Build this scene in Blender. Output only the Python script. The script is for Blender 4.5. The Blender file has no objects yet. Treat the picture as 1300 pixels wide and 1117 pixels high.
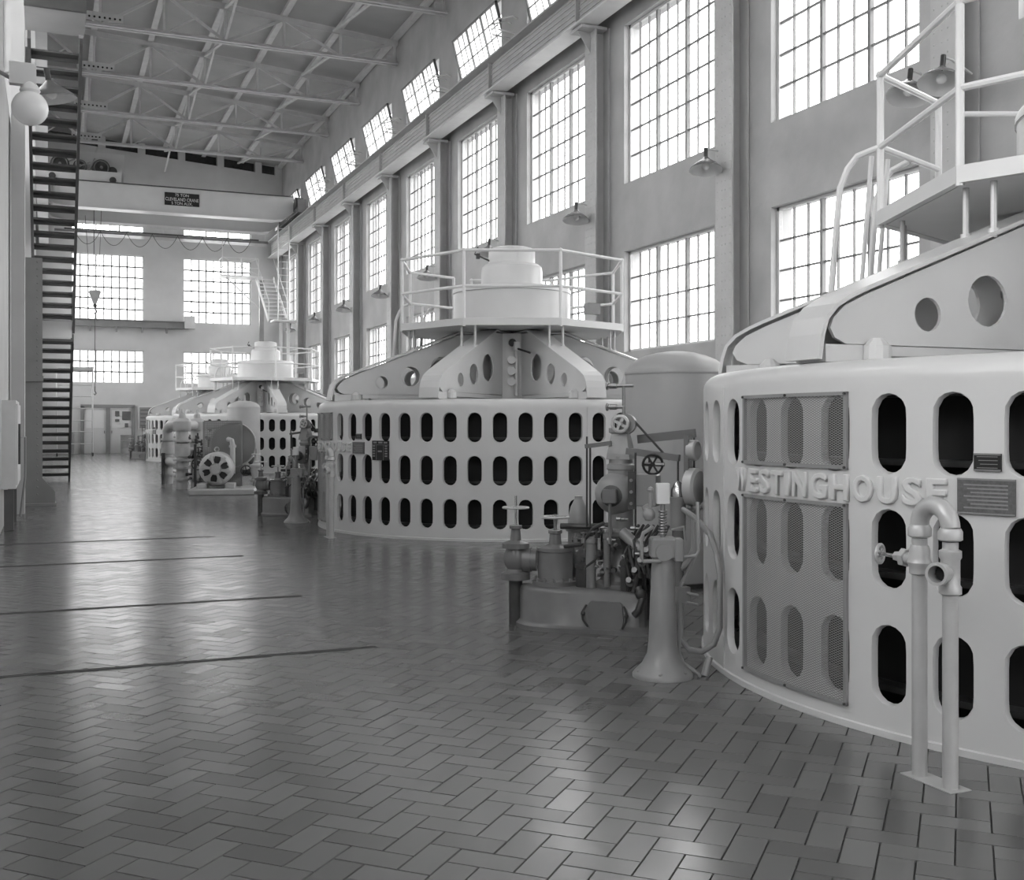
import bpy, math, random
from mathutils import Vector, Matrix
from mathutils.geometry import tessellate_polygon
R = math.radians
PI = math.pi
random.seed(7)
sc = bpy.context.scene
col = sc.collection

# ------------------------------------------------------------------ camera, sky, exposure
cam = bpy.data.cameras.new('camera')
cam.sensor_fit = 'HORIZONTAL'; cam.sensor_width = 36.0
cam.lens = 1400.0 / 1300.0 * 36.0
cam.shift_y = -20.5 / 1300.0
cam.clip_start = 0.05; cam.clip_end = 500
cam_o = bpy.data.objects.new('camera', cam); col.objects.link(cam_o)
cam_o.location = (0, 0, 1.45)
cam_o.rotation_euler = (R(90), 0, -math.atan(587 / 1400))
sc.camera = cam_o
world = bpy.data.worlds.new('overcast_sky'); sc.world = world
world.use_nodes = True
bg = world.node_tree.nodes['Background']
bg.inputs[0].default_value = (1, 1, 1, 1); bg.inputs[1].default_value = 7.4
sc.view_settings.view_transform = 'Standard'; sc.view_settings.look = 'None'
sc.view_settings.gamma = 1.0; sc.view_settings.use_curve_mapping = False
sc.view_settings.exposure = 0.14

# ------------------------------------------------------------------ materials (all grey: a black and white photograph)
def mat(name, v, rough=.5, metal=0.0, noise=.0, nscale=6.0, bump=.0, bscale=30.0, spec=.5, stretch=None):
    m = bpy.data.materials.new(name); m.use_nodes = True
    nt = m.node_tree; p = nt.nodes['Principled BSDF']
    p.inputs['Base Color'].default_value = (v, v, v, 1)
    p.inputs['Roughness'].default_value = rough
    p.inputs['Metallic'].default_value = metal
    p.inputs['Specular IOR Level'].default_value = spec
    tc = nt.nodes.new('ShaderNodeTexCoord')
    src = tc.outputs['Object']
    if stretch:
        mp = nt.nodes.new('ShaderNodeMapping'); mp.inputs['Scale'].default_value = stretch
        nt.links.new(src, mp.inputs[0]); src = mp.outputs[0]
    if noise:
        n = nt.nodes.new('ShaderNodeTexNoise'); n.inputs['Scale'].default_value = nscale; n.inputs['Detail'].default_value = 6
        r = nt.nodes.new('ShaderNodeMapRange')
        r.inputs[1].default_value = .3; r.inputs[2].default_value = .7
        r.inputs[3].default_value = v * (1 - noise); r.inputs[4].default_value = v * (1 + noise)
        nt.links.new(src, n.inputs['Vector']); nt.links.new(n.outputs[0], r.inputs[0])
        nt.links.new(r.outputs[0], p.inputs['Base Color'])
    if bump:
        n2 = nt.nodes.new('ShaderNodeTexNoise'); n2.inputs['Scale'].default_value = bscale; n2.inputs['Detail'].default_value = 4
        b = nt.nodes.new('ShaderNodeBump'); b.inputs['Strength'].default_value = bump; b.inputs['Distance'].default_value = .02
        nt.links.new(src, n2.inputs['Vector']); nt.links.new(n2.outputs[0], b.inputs['Height'])
        nt.links.new(b.outputs[0], p.inputs['Normal'])
    return m

M = dict(
    white=mat('white_enamel_paint', .62, .3, noise=.05, nscale=1.6, bump=.04, bscale=14),
    white2=mat('white_pipe_paint', .7, .35, noise=.05, nscale=3),
    silver=mat('aluminium_paint', .5, .3, metal=.15, noise=.06, nscale=8),
    grey=mat('machine_grey_paint', .17, .25, noise=.1, nscale=5, bump=.05, bscale=25),
    grey2=mat('light_machine_grey', .27, .3, noise=.08, nscale=5),
    pale=mat('pale_machine_grey', .42, .4, noise=.08, nscale=5),
    slot=mat('worn_steel_strip', .07, .45),
    tank=mat('tank_grey_paint', .37, .4, noise=.07, nscale=2.5, bump=.03, bscale=8),
    dark=mat('dark_iron_and_vent_shade', .05, .4, noise=.25, nscale=9),
    black=mat('black_steel_and_hole_shade', .012, .6),  # also the painted shade in vents, plate holes and the tee
    steel=mat('bright_steel', .55, .22, metal=1.0),
    dull=mat('dull_steel', .3, .4, metal=.8),
    concrete=mat('painted_concrete', .44, .8, noise=.12, nscale=1.1, bump=.25, bscale=9),
    boards=mat('board_marked_concrete', .40, .8, noise=.12, nscale=3.0, bump=.15, bscale=6, stretch=(1, 1, .08)),
    endwall=mat('pale_end_wall_plaster', .58, .8, noise=.07, nscale=.9, bump=.15, bscale=7),
    leftwall=mat('pale_wall_paint', .62, .6, noise=.05, nscale=1.2),
    sidewall=mat('side_wall_paint', .47, .65, noise=.06, nscale=1.2),
    roof=mat('roof_deck_paint', .4, .8, noise=.06, nscale=1.0),
    truss=mat('truss_grey_paint', .6, .6, noise=.08, nscale=3),
    column=mat('column_paint', .5, .55, noise=.07, nscale=2.5),
    stair=mat('stair_dark_paint', .1, .5, noise=.1, nscale=5),
    leftcol=mat('column_base_paint', .24, .55, noise=.08, nscale=2.5),
    sash=mat('window_sash_paint', .22, .6),
    jamb=mat('window_jamb_paint', .6, .6),
    mortar=mat('floor_grout', .05, .7),
    ground=mat('outdoor_gravel', .3, .9, noise=.2, nscale=2),
    sign=mat('black_sign_enamel', .015, .4),
    letter=mat('white_sign_lettering', .75, .5),
    plate=mat('brass_nameplate', .14, .4, metal=.3, noise=.2, nscale=60),
    globe=mat('opal_glass_globe', .8, .25),
    paper=mat('notice_paper', .7, .8),
    cream=mat('pale_cabinet_enamel', .6, .4, noise=.04),
    mesh=mat('expanded_metal_grey', .28, .5),
)
# window glass: thin, clear, a faint reflection
g = bpy.data.materials.new('window_glass'); g.use_nodes = True
nt = g.node_tree; nt.nodes.remove(nt.nodes['Principled BSDF'])
tr = nt.nodes.new('ShaderNodeBsdfTransparent'); tr.inputs[0].default_value = (.93, .93, .93, 1)
gl = nt.nodes.new('ShaderNodeBsdfGlossy'); gl.inputs['Roughness'].default_value = .05
mx = nt.nodes.new('ShaderNodeMixShader'); mx.inputs[0].default_value = .05
nt.links.new(tr.outputs[0], mx.inputs[1]); nt.links.new(gl.outputs[0], mx.inputs[2])
nt.links.new(mx.outputs[0], nt.nodes['Material Output'].inputs[0])
M['glass'] = g
g2 = g.copy(); g2.name = 'frosted_wired_glass'; nt = g2.node_tree; M['frost'] = g2
gl = next(n for n in nt.nodes if n.type == 'BSDF_GLOSSY'); nt.nodes.remove(gl)
ts = nt.nodes.new('ShaderNodeBsdfTranslucent'); ts.inputs[0].default_value = (.9, .9, .9, 1)
mx = next(n for n in nt.nodes if n.type == 'MIX_SHADER'); mx.inputs[0].default_value = .6
nt.links.new(ts.outputs[0], mx.inputs[2])
# floor tile: each tile a slightly different tone
m = mat('quarry_tile', .13, .3, bump=.1, bscale=4, spec=.85)
nt = m.node_tree; p = nt.nodes['Principled BSDF']
geo = nt.nodes.new('ShaderNodeNewGeometry'); oi = nt.nodes.new('ShaderNodeObjectInfo')
ad = nt.nodes.new('ShaderNodeMath'); ad.operation = 'ADD'
fr = nt.nodes.new('ShaderNodeMath'); fr.operation = 'FRACT'
mr = nt.nodes.new('ShaderNodeMapRange'); mr.inputs[3].default_value = .125; mr.inputs[4].default_value = .165
nt.links.new(geo.outputs['Random Per Island'], ad.inputs[0]); nt.links.new(oi.outputs['Random'], ad.inputs[1])
nt.links.new(ad.outputs[0], fr.inputs[0]); nt.links.new(fr.outputs[0], mr.inputs[0])
nt.links.new(mr.outputs[0], p.inputs['Base Color'])
mr2 = nt.nodes.new('ShaderNodeMapRange'); mr2.inputs[3].default_value = .2; mr2.inputs[4].default_value = .27
nt.links.new(fr.outputs[0], mr2.inputs[0]); nt.links.new(mr2.outputs[0], p.inputs['Roughness'])
M['tile'] = m

# ------------------------------------------------------------------ mesh helpers
class MB:
    def __init__(s): s.v = []; s.f = []
    def add(s, vs, fs):
        o = len(s.v); s.v += [tuple(v) for v in vs]; s.f += [tuple(i + o for i in f) for f in fs]; return s
    def box(s, c, d, rz=0):
        x, y, z = d[0] / 2, d[1] / 2, d[2] / 2; ca, sa = math.cos(rz), math.sin(rz)
        vs = []
        for dz in (-z, z):
            for dx, dy in ((-x, -y), (x, -y), (x, y), (-x, y)):
                vs.append((c[0] + dx * ca - dy * sa, c[1] + dx * sa + dy * ca, c[2] + dz))
        return s.add(vs, [(3, 2, 1, 0), (4, 5, 6, 7), (0, 1, 5, 4), (1, 2, 6, 5), (2, 3, 7, 6), (3, 0, 4, 7)])
    def rbox(s, c, d, b=.01, rz=0):                       # box with bevelled vertical edges and top
        x, y = d[0] / 2, d[1] / 2; ca, sa = math.cos(rz), math.sin(rz)
        def ring(i, z):
            o = []
            for sx, sy in ((1, 1), (-1, 1), (-1, -1), (1, -1)):
                a0 = math.atan2(sy, sx) - PI / 4
                for k in range(4):
                    a = a0 + k * PI / 6
                    px = sx * (x - b) + (b - i) * math.cos(a); py = sy * (y - b) + (b - i) * math.sin(a)
                    o.append((c[0] + px * ca - py * sa, c[1] + px * sa + py * ca, z))
            return o
        z0, z1 = c[2] - d[2] / 2, c[2] + d[2] / 2
        return s.rings([ring(b * .6, z0), ring(0, z0 + b * .6), ring(0, z1 - b * .6), ring(b * .6, z1)])
    def rings(s, rs, caps=True, closed=True):
        n = len(rs[0]); vs = [v for r in rs for v in r]; fs = []
        for i in range(len(rs) - 1):
            for k in range(n if closed else n - 1):
                a, b = i * n + k, i * n + (k + 1) % n
                fs.append((a, b, b + n, a + n))
        if caps:
            fs.append(tuple(range(n - 1, -1, -1))); fs.append(tuple((len(rs) - 1) * n + k for k in range(n)))
        return s.add(vs, fs)
    def bar(s, p, q, w, h, up=(0, 0, 1)):
        p, q = Vector(p), Vector(q); d = (q - p).normalized(); u = Vector(up)
        if abs(d.dot(u)) > .99: u = Vector((1, 0, 0))
        a = d.cross(u).normalized() * w / 2; b = a.cross(d).normalized() * h / 2
        vs = [p - a - b, p + a - b, p + a + b, p - a + b, q - a - b, q + a - b, q + a + b, q - a + b]
        return s.add(vs, [(0, 1, 2, 3), (7, 6, 5, 4), (4, 5, 1, 0), (5, 6, 2, 1), (6, 7, 3, 2), (7, 4, 0, 3)])
    def lathe(s, c, prof, n=24, axis=(0, 0, 1), caps=True):
        ax = Vector(axis).normalized(); a = ax.orthogonal().normalized(); b = ax.cross(a); c = Vector(c)
        rs = []
        for r, z in prof:
            r = max(r, 1e-4)
            rs.append([c + ax * z + (a * math.cos(2 * PI * k / n) + b * math.sin(2 * PI * k / n)) * r for k in range(n)])
        return s.rings(rs, caps)
    def cyl(s, p, q, r, r2=None, n=14):
        p, q = Vector(p), Vector(q)
        return s.lathe(p, [(r, 0), (r if r2 is None else r2, (q - p).length)], n, q - p)
    def tube(s, pts, r, n=8, close=False):
        pts = [Vector(p) for p in pts]; N = len(pts); rs = []; u = None
        for i, p in enumerate(pts):
            if close: d = pts[(i + 1) % N] - pts[i - 1]
            else: d = pts[min(i + 1, N - 1)] - pts[max(i - 1, 0)]
            d.normalize()
            if u is None: u = d.orthogonal().normalized()
            u = (u - d * u.dot(d)).normalized(); w = d.cross(u)
            rs.append([p + (u * math.cos(2 * PI * k / n) + w * math.sin(2 * PI * k / n)) * r for k in range(n)])
        if close:
            return s.rings(rs + [rs[0]], caps=False)
        return s.rings(rs)
    def torus(s, c, axis, Rm, r, n=24, k=6):
        ax = Vector(axis).normalized(); a = ax.orthogonal().normalized(); b = ax.cross(a); c = Vector(c)
        return s.tube([c + (a * math.cos(2 * PI * i / n) + b * math.sin(2 * PI * i / n)) * Rm for i in range(n)], r, k, True)
    def sphere(s, c, r, n=16, sz=1.0):
        m_ = n // 2
        return s.lathe(c, [(r * math.sin(PI * i / m_), -r * sz * math.cos(PI * i / m_)) for i in range(m_ + 1)], n)
    def plate(s, outer, holes, t, fn):                    # flat plate with round or shaped holes; fn maps (u, v, w) to 3-D
        polys = [outer] + holes
        flat = [pt for pl in polys for pt in pl]
        tri = tessellate_polygon([[Vector((a, b, 0)) for a, b in pl] for pl in polys])
        n = len(flat)
        vs = [fn(a, b, 0) for a, b in flat] + [fn(a, b, t) for a, b in flat]
        fs = [tuple(tr_) for tr_ in tri] + [tuple(i + n for i in reversed(tr_)) for tr_ in tri]
        o = 0
        for pl in polys:
            k = len(pl)
            for i in range(k): fs.append((o + i, o + (i + 1) % k, o + (i + 1) % k + n, o + i + n))
            o += k
        return s.add(vs, fs)
    def wheel(s, c, axis, r, spokes=5, rim=None):
        rim = rim or r * .1
        ax = Vector(axis).normalized(); a = ax.orthogonal().normalized(); b = ax.cross(a); c = Vector(c)
        s.torus(c, axis, r - rim, rim, 20, 6)
        s.cyl(c - ax * rim * 1.4, c + ax * rim * 1.4, r * .22, n=10)
        for i in range(spokes):
            t = 2 * PI * i / spokes + .3
            s.bar(c, c + (a * math.cos(t) + b * math.sin(t)) * (r - rim), rim * 1.5, rim * 1.1, ax)
        return s
    def mesh(s, name, ang=35, smooth=True):
        me = bpy.data.meshes.new(name); me.from_pydata(s.v, [], s.f); me.update()
        if smooth:
            me.polygons.foreach_set('use_smooth', [True] * len(me.polygons)); me.set_sharp_from_angle(angle=R(ang))
        return me
    def build(s, name, m, parent=None, ang=35, smooth=True, kind=None, label=None):
        me = s.mesh(name, ang, smooth); me.materials.append(M[m] if isinstance(m, str) else m)
        o = bpy.data.objects.new(name, me); col.objects.link(o); o.parent = parent
        import bmesh
        bm = bmesh.new(); bm.from_mesh(me); bmesh.ops.recalc_face_normals(bm, faces=bm.faces[:]); bm.to_mesh(me); bm.free()
        if kind: o['kind'] = kind
        if label: o['label'] = label
        return o

def inst(name, me, parent, loc, rot=(0, 0, 0)):
    o = bpy.data.objects.new(name, me); col.objects.link(o); o.parent = parent; o.location = loc; o.rotation_euler = rot
    return o
def tag(o, label, cat=None, group=None, kind=None):
    o['label'] = label
    if cat: o['category'] = cat
    if group: o['group'] = group
    if kind: o['kind'] = kind
    return o
def thing(name, loc=(0, 0, 0), rz=0, rx=0):
    o = bpy.data.objects.new(name, None); col.objects.link(o); o.empty_display_size = .1
    o.location = loc; o.rotation_euler = (rx, 0, rz); return o
def copy_tree(o, parent=None):
    c = o.copy(); col.objects.link(c); c.parent = parent
    for ch in list(o.children): copy_tree(ch, c)
    return c
def relabel(o, label): o['label'] = label; return o
ORD = ['first', 'second', 'third', 'fourth', 'fifth', 'sixth', 'seventh', 'eighth', 'ninth', 'tenth', 'eleventh', 'twelfth', 'thirteenth']

# ------------------------------------------------------------------ the hall
XL, XR, YB, YE = -.6, 11.1, -9.6, 57.3
WIN = [(11.9 + 5.1 * k, 15.3 + 5.1 * k, k) for k in range(-4, 9)]
UP, LOW, CLR = (6.47, 9.8), (2.95, 5.06), (11.5, 12.75)
def zroof(x): return 15.65 - .075 * x

def wall(name, m, u0, u1, v1fn, holes, fn, t):
    # a wall in (u, v) with rectangular openings; fn maps (u, v, w) to 3-D with w the way outward
    us = sorted({u0, u1} | {h[0] for h in holes} | {h[1] for h in holes})
    vtop = max(h[3] for h in holes) if holes else 2.0
    vs_ = sorted({0.0, 13.2} | {h[2] for h in holes} | {h[3] for h in holes})
    mb = MB()
    def q(a, b, c, d): mb.add([fn(*a), fn(*b), fn(*c), fn(*d)], [(0, 1, 2, 3)])
    for i in range(len(us) - 1):
        for j in range(len(vs_) - 1):
            a, b, c, d = us[i], us[i + 1], vs_[j], vs_[j + 1]; mu, mv = (a + b) / 2, (c + d) / 2
            if any(h[0] < mu < h[1] and h[2] < mv < h[3] for h in holes): continue
            for w in (0, t): q((a, c, w), (b, c, w), (b, d, w), (a, d, w))
        a, b = us[i], us[i + 1]
        for w in (0, t): q((a, 13.2, w), (b, 13.2, w), (b, v1fn(b), w), (a, v1fn(a), w))
    for h in holes:
        q((h[0], h[2], 0), (h[1], h[2], 0), (h[1], h[2], t), (h[0], h[2], t)); q((h[0], h[3], 0), (h[1], h[3], 0), (h[1], h[3], t), (h[0], h[3], t))
        q((h[0], h[2], 0), (h[0], h[3], 0), (h[0], h[3], t), (h[0], h[2], t)); q((h[1], h[2], 0), (h[1], h[3], 0), (h[1], h[3], t), (h[1], h[2], t))
    q((u0, 0, 0), (u0, v1fn(u0), 0), (u0, v1fn(u0), t), (u0, 0, t)); q((u1, 0, 0), (u1, v1fn(u1), 0), (u1, v1fn(u1), t), (u1, 0, t))
    o = MB(); o.v, o.f = mb.v, mb.f
    me = o.mesh(name, smooth=False); me.materials.append(M[m])
    ob = bpy.data.objects.new(name, me); col.objects.link(ob); ob['kind'] = 'structure'
    return ob

hr = [(a, b, z0, z1) for a, b, k in WIN for z0, z1 in (UP, LOW, CLR)]
tag(wall('wall_right', 'concrete', YB, YE, lambda u: zroof(XR), hr, lambda u, v, w: (XR + w, u, v), .42), 'grey concrete side wall pierced by three rows of tall windows', 'wall')
hl = [(a, b, z0, z1) for a, b, k in WIN for z0, z1 in (UP, CLR)]
hl += [(a, b, LOW[0], LOW[1]) for a, b, k in WIN if k > 1 or k in (-4, -3, -2)]  # lower openings added only in bays where daylight was wanted
tag(wall('wall_left', 'sidewall', YB, YE, lambda u: zroof(XL), hl, lambda u, v, w: (XL - w, u, v), .42), 'pale painted side wall seen edge on at the far left', 'wall')
EW = [(.95, 4.3), (6.17, 9.52)]
ew_low = (3.44, 5.07); ew_clr = (10.85, 12.6)
vents = [(.6 + 1.95 * i, 2.3 + 1.95 * i, 0, 0) for i in range(5)]
he = [(a, b, z0, z1) for a, b in EW for z0, z1 in ((6.5, 9.76), ew_low, ew_clr)]
tag(wall('wall_end', 'endwall', XL, XR, lambda u: zroof(u) - .55, he, lambda u, v, w: (u, YE + w, v), .42), 'pale plastered end wall with two columns of windows', 'wall')
hb = [(a, b, z0, z1) for a, b in EW for z0, z1 in ((6.5, 9.76), (2.4, 5.07))]  # openings for the added windows behind the camera
tag(wall('wall_back', 'endwall', XL, XR, lambda u: zroof(u), hb, lambda u, v, w: (u, YB - w, v), .42), 'pale plastered wall behind the camera with windows added for light', 'wall')
# ventilation gap below the roof on the end wall: piers before a dark sheet that paints the shade inside
mb = MB()
for x in (-.35, 2.35, 4.2, 6.1, 8.0, 9.9, 10.95):
    mb.box((x, YE + .2, zroof(x) - .3), (.34, .38, .6))
bk = MB().box((5.25, YE + .6, 15.0), (12.6, .1, 2.2))
ob = mb.build('trim_1', 'endwall', None, smooth=False); bk.build('vent_shade_sheet', 'dark', ob, smooth=False); tag(ob, 'ventilation openings with painted shade behind, under the roof at the end wall', 'trim', kind='structure')

# ground outside and floor slab
tag(MB().box((5, 24, -.32), (420, 420, .2)).build('ground', 'ground', None, smooth=False), 'gravel ground outside the hall', 'ground', kind='structure')
floor = MB().box(((XL + XR) / 2, (YB + YE) / 2, -.107), (XR - XL + .8, YE - YB + .8, .2)).build('floor', 'mortar', None, smooth=False)
tag(floor, 'dark polished quarry tile floor laid in herringbone', 'floor', kind='structure')

# herringbone tiles
TW, TL, TG = .12, .24, .003
def tile_mesh():
    mb = MB(); a, b = TL / 2 - TG / 2, TW / 2 - TG / 2; e = .002
    mb.add([(-a, -b, -.008), (a, -b, -.008), (a, b, -.008), (-a, b, -.008), (-a + e, -b + e, 0), (a - e, -b + e, 0), (a - e, b - e, 0), (-a + e, b - e, 0)],
           [(4, 5, 6, 7), (0, 1, 5, 4), (1, 2, 6, 5), (2, 3, 7, 6), (3, 0, 4, 7)])
    me = mb.mesh('tile', smooth=False); me.materials.append(M['tile']); return me
TM = tile_mesh()
tv = [Vector(v.co) for v in TM.vertices]; tf = [tuple(pp.vertices) for pp in TM.polygons]
GENS = [(6.32, 4.65), (6.32, 15.08), (6.32, 35.3), (6.32, 45.5)]
th = math.atan(587 / 1400); S_, C_ = math.sin(th), math.cos(th)
tiles = []
c45 = math.cos(R(45))
# tiles in a 45 degree frame (u, v): the herringbone repeats along (TW, TW) and (2 TL, 0) by halves
def herring():
    for n in range(-700, 700):
        for k in range(-170, 170):
            u0 = n * TW + k * 2 * TL; v0 = n * TW
            yield (u0 + TL / 2, v0 + TW / 2, 0.0)                   # lying along u
            yield (u0 + TL + TW / 2, v0, 90.0)            # standing along v
for (u, v, a) in herring():
    x = (u - v) * c45 + 5.2; y = (u + v) * c45 + 20.0
    if not (XL + .02 < x < XR - .05 and 1.0 < y < YE - .05): continue
    D = x * S_ + y * C_; px = 650 + 1400 * (x * C_ - y * S_) / D if D > .3 else 9e9
    if not -700 < px < 2100: continue
    if any((x - gx) ** 2 + (y - gy) ** 2 < 2.72 ** 2 for gx, gy in GENS): continue
    py = 538 + 1400 * 1.45 / D
    vis = 0 < px < 1300 and py < 1117
    if vis and (x - 6.32) ** 2 + (y - 4.65) ** 2 < 2.95 ** 2: vis = False
    if vis and x > 6.5 and y < 9: vis = False
    tiles.append((D if vis else 1e3 + D, x, y, a))
tiles.sort()
rest = MB()
for i, (D, x, y, a) in enumerate(tiles):
    tx, ty = random.gauss(0, .003), random.gauss(0, .003); dz = random.uniform(-.0008, .0004)
    rot = (tx, ty, R(45 + a))
    if i < 300:
        inst('tile', TM, floor, (x, y, dz), rot)
    else:
        mt = Matrix.Translation((x, y, dz)) @ Matrix.Rotation(R(45 + a), 4, 'Z') @ Matrix.Rotation(ty, 4, 'Y') @ Matrix.Rotation(tx, 4, 'X')
        rest.add([mt @ q for q in tv], tf)
me = rest.mesh('tile_field', smooth=False); me.materials.append(M['tile'])
o = bpy.data.objects.new('tile_field', me); col.objects.link(o); o.parent = floor; o['kind'] = 'stuff'
# steel cover strips across the floor
for i, (y, s0) in enumerate(((6.94, .014), (9.25, .014), (12.3, .012), (14.55, .012))):
    mb = MB().box(((XL + 1.97) / 2 + .02, y, .0015), (1.97 - XL - .06, s0, .006)).box(((XL + 1.97) / 2 + .02, y + .03, .0015), (1.97 - XL - .06, s0 * .6, .006))
    o = mb.build('trim_%d' % (i + 2), 'slot', None, smooth=False)
    tag(o, 'dark steel slot strip across the floor, %s from the camera' % ORD[i], 'floor strip', 'steel strips across the floor', 'structure')

# roof deck with purlins
ceil = MB()
ceil.add([(XL - .5, YB - .5, zroof(XL - .5)), (XR + .5, YB - .5, zroof(XR + .5)), (XR + .5, YE + 1, zroof(XR + .5)), (XL - .5, YE + 1, zroof(XL - .5)),
          (XL - .5, YB - .5, zroof(XL - .5) + .3), (XR + .5, YB - .5, zroof(XR + .5) + .3), (XR + .5, YE + 1, zroof(XR + .5) + .3), (XL - .5, YE + 1, zroof(XL - .5) + .3)],
         [(0, 1, 2, 3), (7, 6, 5, 4), (0, 4, 5, 1), (1, 5, 6, 2), (2, 6, 7, 3), (3, 7, 4, 0)])
ceil = ceil.build('ceiling', 'roof', None, smooth=False); tag(ceil, 'grey sloping roof deck over steel purlins', 'ceiling', kind='structure')
NP = 6; PX = [XL + .15 + (XR - XL - .3) * i / NP for i in range(NP + 1)]
for x in PX:
    MB().box((x, (26 + YE) / 2, zroof(x) - .1), (.1, YE - 26, .2)).box((x, (26 + YE) / 2, zroof(x) - .2), (.2, YE - 26, .02)).build('purlin', 'truss', ceil, smooth=False)

# ------------------------------------------------------------------ windows
def portal(loc, sx, sy, rot):
    l = bpy.data.lights.new('daylight_portal', 'AREA'); l.shape = 'RECTANGLE'; l.size = sx; l.size_y = sy
    l.cycles.is_portal = True
    o = bpy.data.objects.new('daylight_portal', l); col.objects.link(o); o.location = loc; o.rotation_euler = rot
WN = [0]
pane_cache = {}
def window(loc, rz, w, h, cols, rows, label, single=True, tilt=0.0, jamb=True, far=False, gm='glass'):
    WN[0] += 1
    t = thing('window_%d' % WN[0], loc, rz, tilt); tag(t, label, 'window', kind='structure')
    # local: x along the wall, z up, y outward
    fr_ = MB(); e = .055
    fr_.box((0, 0, e / 2), (w, .07, e)).box((0, 0, h - e / 2), (w, .07, e)).box((-w / 2 + e / 2, 0, h / 2), (e, .07, h)).box((w / 2 - e / 2, 0, h / 2), (e, .07, h))
    fr_.build('window_frame', 'jamb' if jamb else 'sash', t, smooth=False)
    iw, ih = w - 2 * e, h - 2 * e
    for i in range(1, cols // 3):
        MB().box((-iw / 2 + iw * i * 3 / cols, -.005, h / 2), (.06, .08, ih)).build('mullion', 'sash', t, smooth=False)
    b = MB()
    for i in range(1, cols):
        if i % 3: b.box((-iw / 2 + iw * i / cols, 0, h / 2), (.024 if not far else .055, .04, ih))
    for j in range(1, rows): b.box((0, 0, e + ih * j / rows), (iw, .04, .03 if not far else .07))
    b.build('glazing_bars', 'sash', t, smooth=False)
    pw, ph = iw / cols, ih / rows
    key = (round(pw, 3), round(ph, 3), gm)
    if single:
        if key not in pane_cache:
            me = MB().box((0, 0, 0), (pw, .006, ph)).mesh('pane', smooth=False); me.materials.append(M[gm]); pane_cache[key] = me
        for i in range(cols):
            for j in range(rows): inst('pane', pane_cache[key], t, (-iw / 2 + pw * (i + .5), .005, e + ph * (j + .5)))
    else:
        MB().box((0, .005, h / 2), (iw, .006, ih)).build('pane', gm, t, smooth=False)
    return t
RROT = R(-90)   # right wall: local +y (outward) -> +X
for a, b, k in WIN:
    yc, w = (a + b) / 2, b - a; vis = k >= -1
    n = ORD[k + 1] + ' bay along the right wall' if vis else ORD[-k - 2] + ' bay out of view toward the back wall'
    single = -1 <= k <= 4
    window((XR + .16, yc, UP[0]), RROT, w, UP[1] - UP[0], 9, 6, 'tall upper steel sash window, %s' % n, single)
    window((XR + .16, yc, LOW[0]), RROT, w, LOW[1] - LOW[0], 9, 4, 'lower steel sash window, %s' % n, single)
    window((XR + .16, yc, CLR[0]), RROT, w, CLR[1] - CLR[0], 9, 3, 'clerestory window tilted open above crane beam, %s' % n, 2 <= k <= 4, tilt=R(15), jamb=False, gm='frost')
    for z0, z1 in (UP, LOW, CLR):
        portal((XR + .40, yc, (z0 + z1) / 2), w, z1 - z0, (0, R(90), R(90)) if False else (R(90), 0, R(90)))
for a, b, k in WIN:  # left wall windows are unseen, added to light the machines
    yc, w = (a + b) / 2, b - a
    rows = [(UP, 6), (CLR, 3)] + ([(LOW, 4)] if k > 1 or k in (-4, -3, -2) else [])
    for (z0, z1), r_ in rows:
        window((XL - .16, yc, z0), R(90), w, z1 - z0, 9, r_, '%s added daylight window of the left wall, %s bay from the back wall' % ({UP: 'tall upper', CLR: 'clerestory', LOW: 'lower'}[(z0, z1)], ORD[k + 4]), False)
        portal((XL - .40, yc, (z0 + z1) / 2), w, z1 - z0, (R(90), 0, R(-90)))
for i, (a, b) in enumerate(EW):
    xc, w = (a + b) / 2, b - a; sd = ('left', 'right')[i]
    window((xc, YE + .16, 6.5), 0, w, 3.26, 9, 6, 'tall upper window on the end wall, %s one' % sd, far=True, gm='frost')
    window((xc, YE + .16, ew_low[0]), 0, w, ew_low[1] - ew_low[0], 9, 3, 'lower window on the end wall, %s one' % sd, far=True, gm='frost')
    window((xc, YE + .16, ew_clr[0]), 0, w, ew_clr[1] - ew_clr[0], 9, 3, 'high window behind the crane on the end wall, %s one' % sd, False)
    for z0, z1 in ((6.5, 9.76), ew_low, ew_clr): portal((xc, YE + .4, (z0 + z1) / 2), w, z1 - z0, (R(90), 0, R(180)))
    for z0, z1 in ((6.5, 9.76), (2.4, 5.07)):  # unseen windows added behind the camera to light the near generator
        window((xc, YB - .16, z0), R(180), w, z1 - z0, 9, 6, '%s added daylight window of the back wall, %s one' % ('upper' if z0 > 5 else 'lower', sd), False)
        portal((xc, YB - .4, (z0 + z1) / 2), w, z1 - z0, (R(90), 0, 0))

# ------------------------------------------------------------------ steel columns, runway girder, lamps
PIER = [16.15 + 5.1 * k for k in range(-2, 8)]          # 5.95 ... 51.85
def column_proto():
    t = thing('steel_column', (0, 0, 0)); H = 9.93
    MB().box((-.35, 0, H / 2), (.035, .5, H)).build('flange', 'column', t, smooth=False)
    MB().box((-.18, 0, H / 2), (.32, .03, H)).build('web', 'column', t, smooth=False)
    MB().box((-.03, 0, H / 2), (.035, .5, H)).build('flange', 'column', t, smooth=False)
    r = MB()
    for i in range(62):
        for y in (-.19, -.05, .05, .19): r.lathe((-.367, y, .15 + i * .157), [(.016, 0), (.012, -.008), (.002, -.011)], 6, (1, 0, 0))
    r.build('rivets', 'column', t, kind='stuff')
    cp = MB(); cp.box((-.4, 0, H - .03), (.6, .56, .06)); cp.plate([(-.36, H - .06), (-.68, H - .06), (-.36, H - .5)], [], .03, lambda u, v, w: (u, w - .015, v)); cp.build('cap_bracket', 'column', t, smooth=False)
    return t
proto = column_proto()
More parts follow.
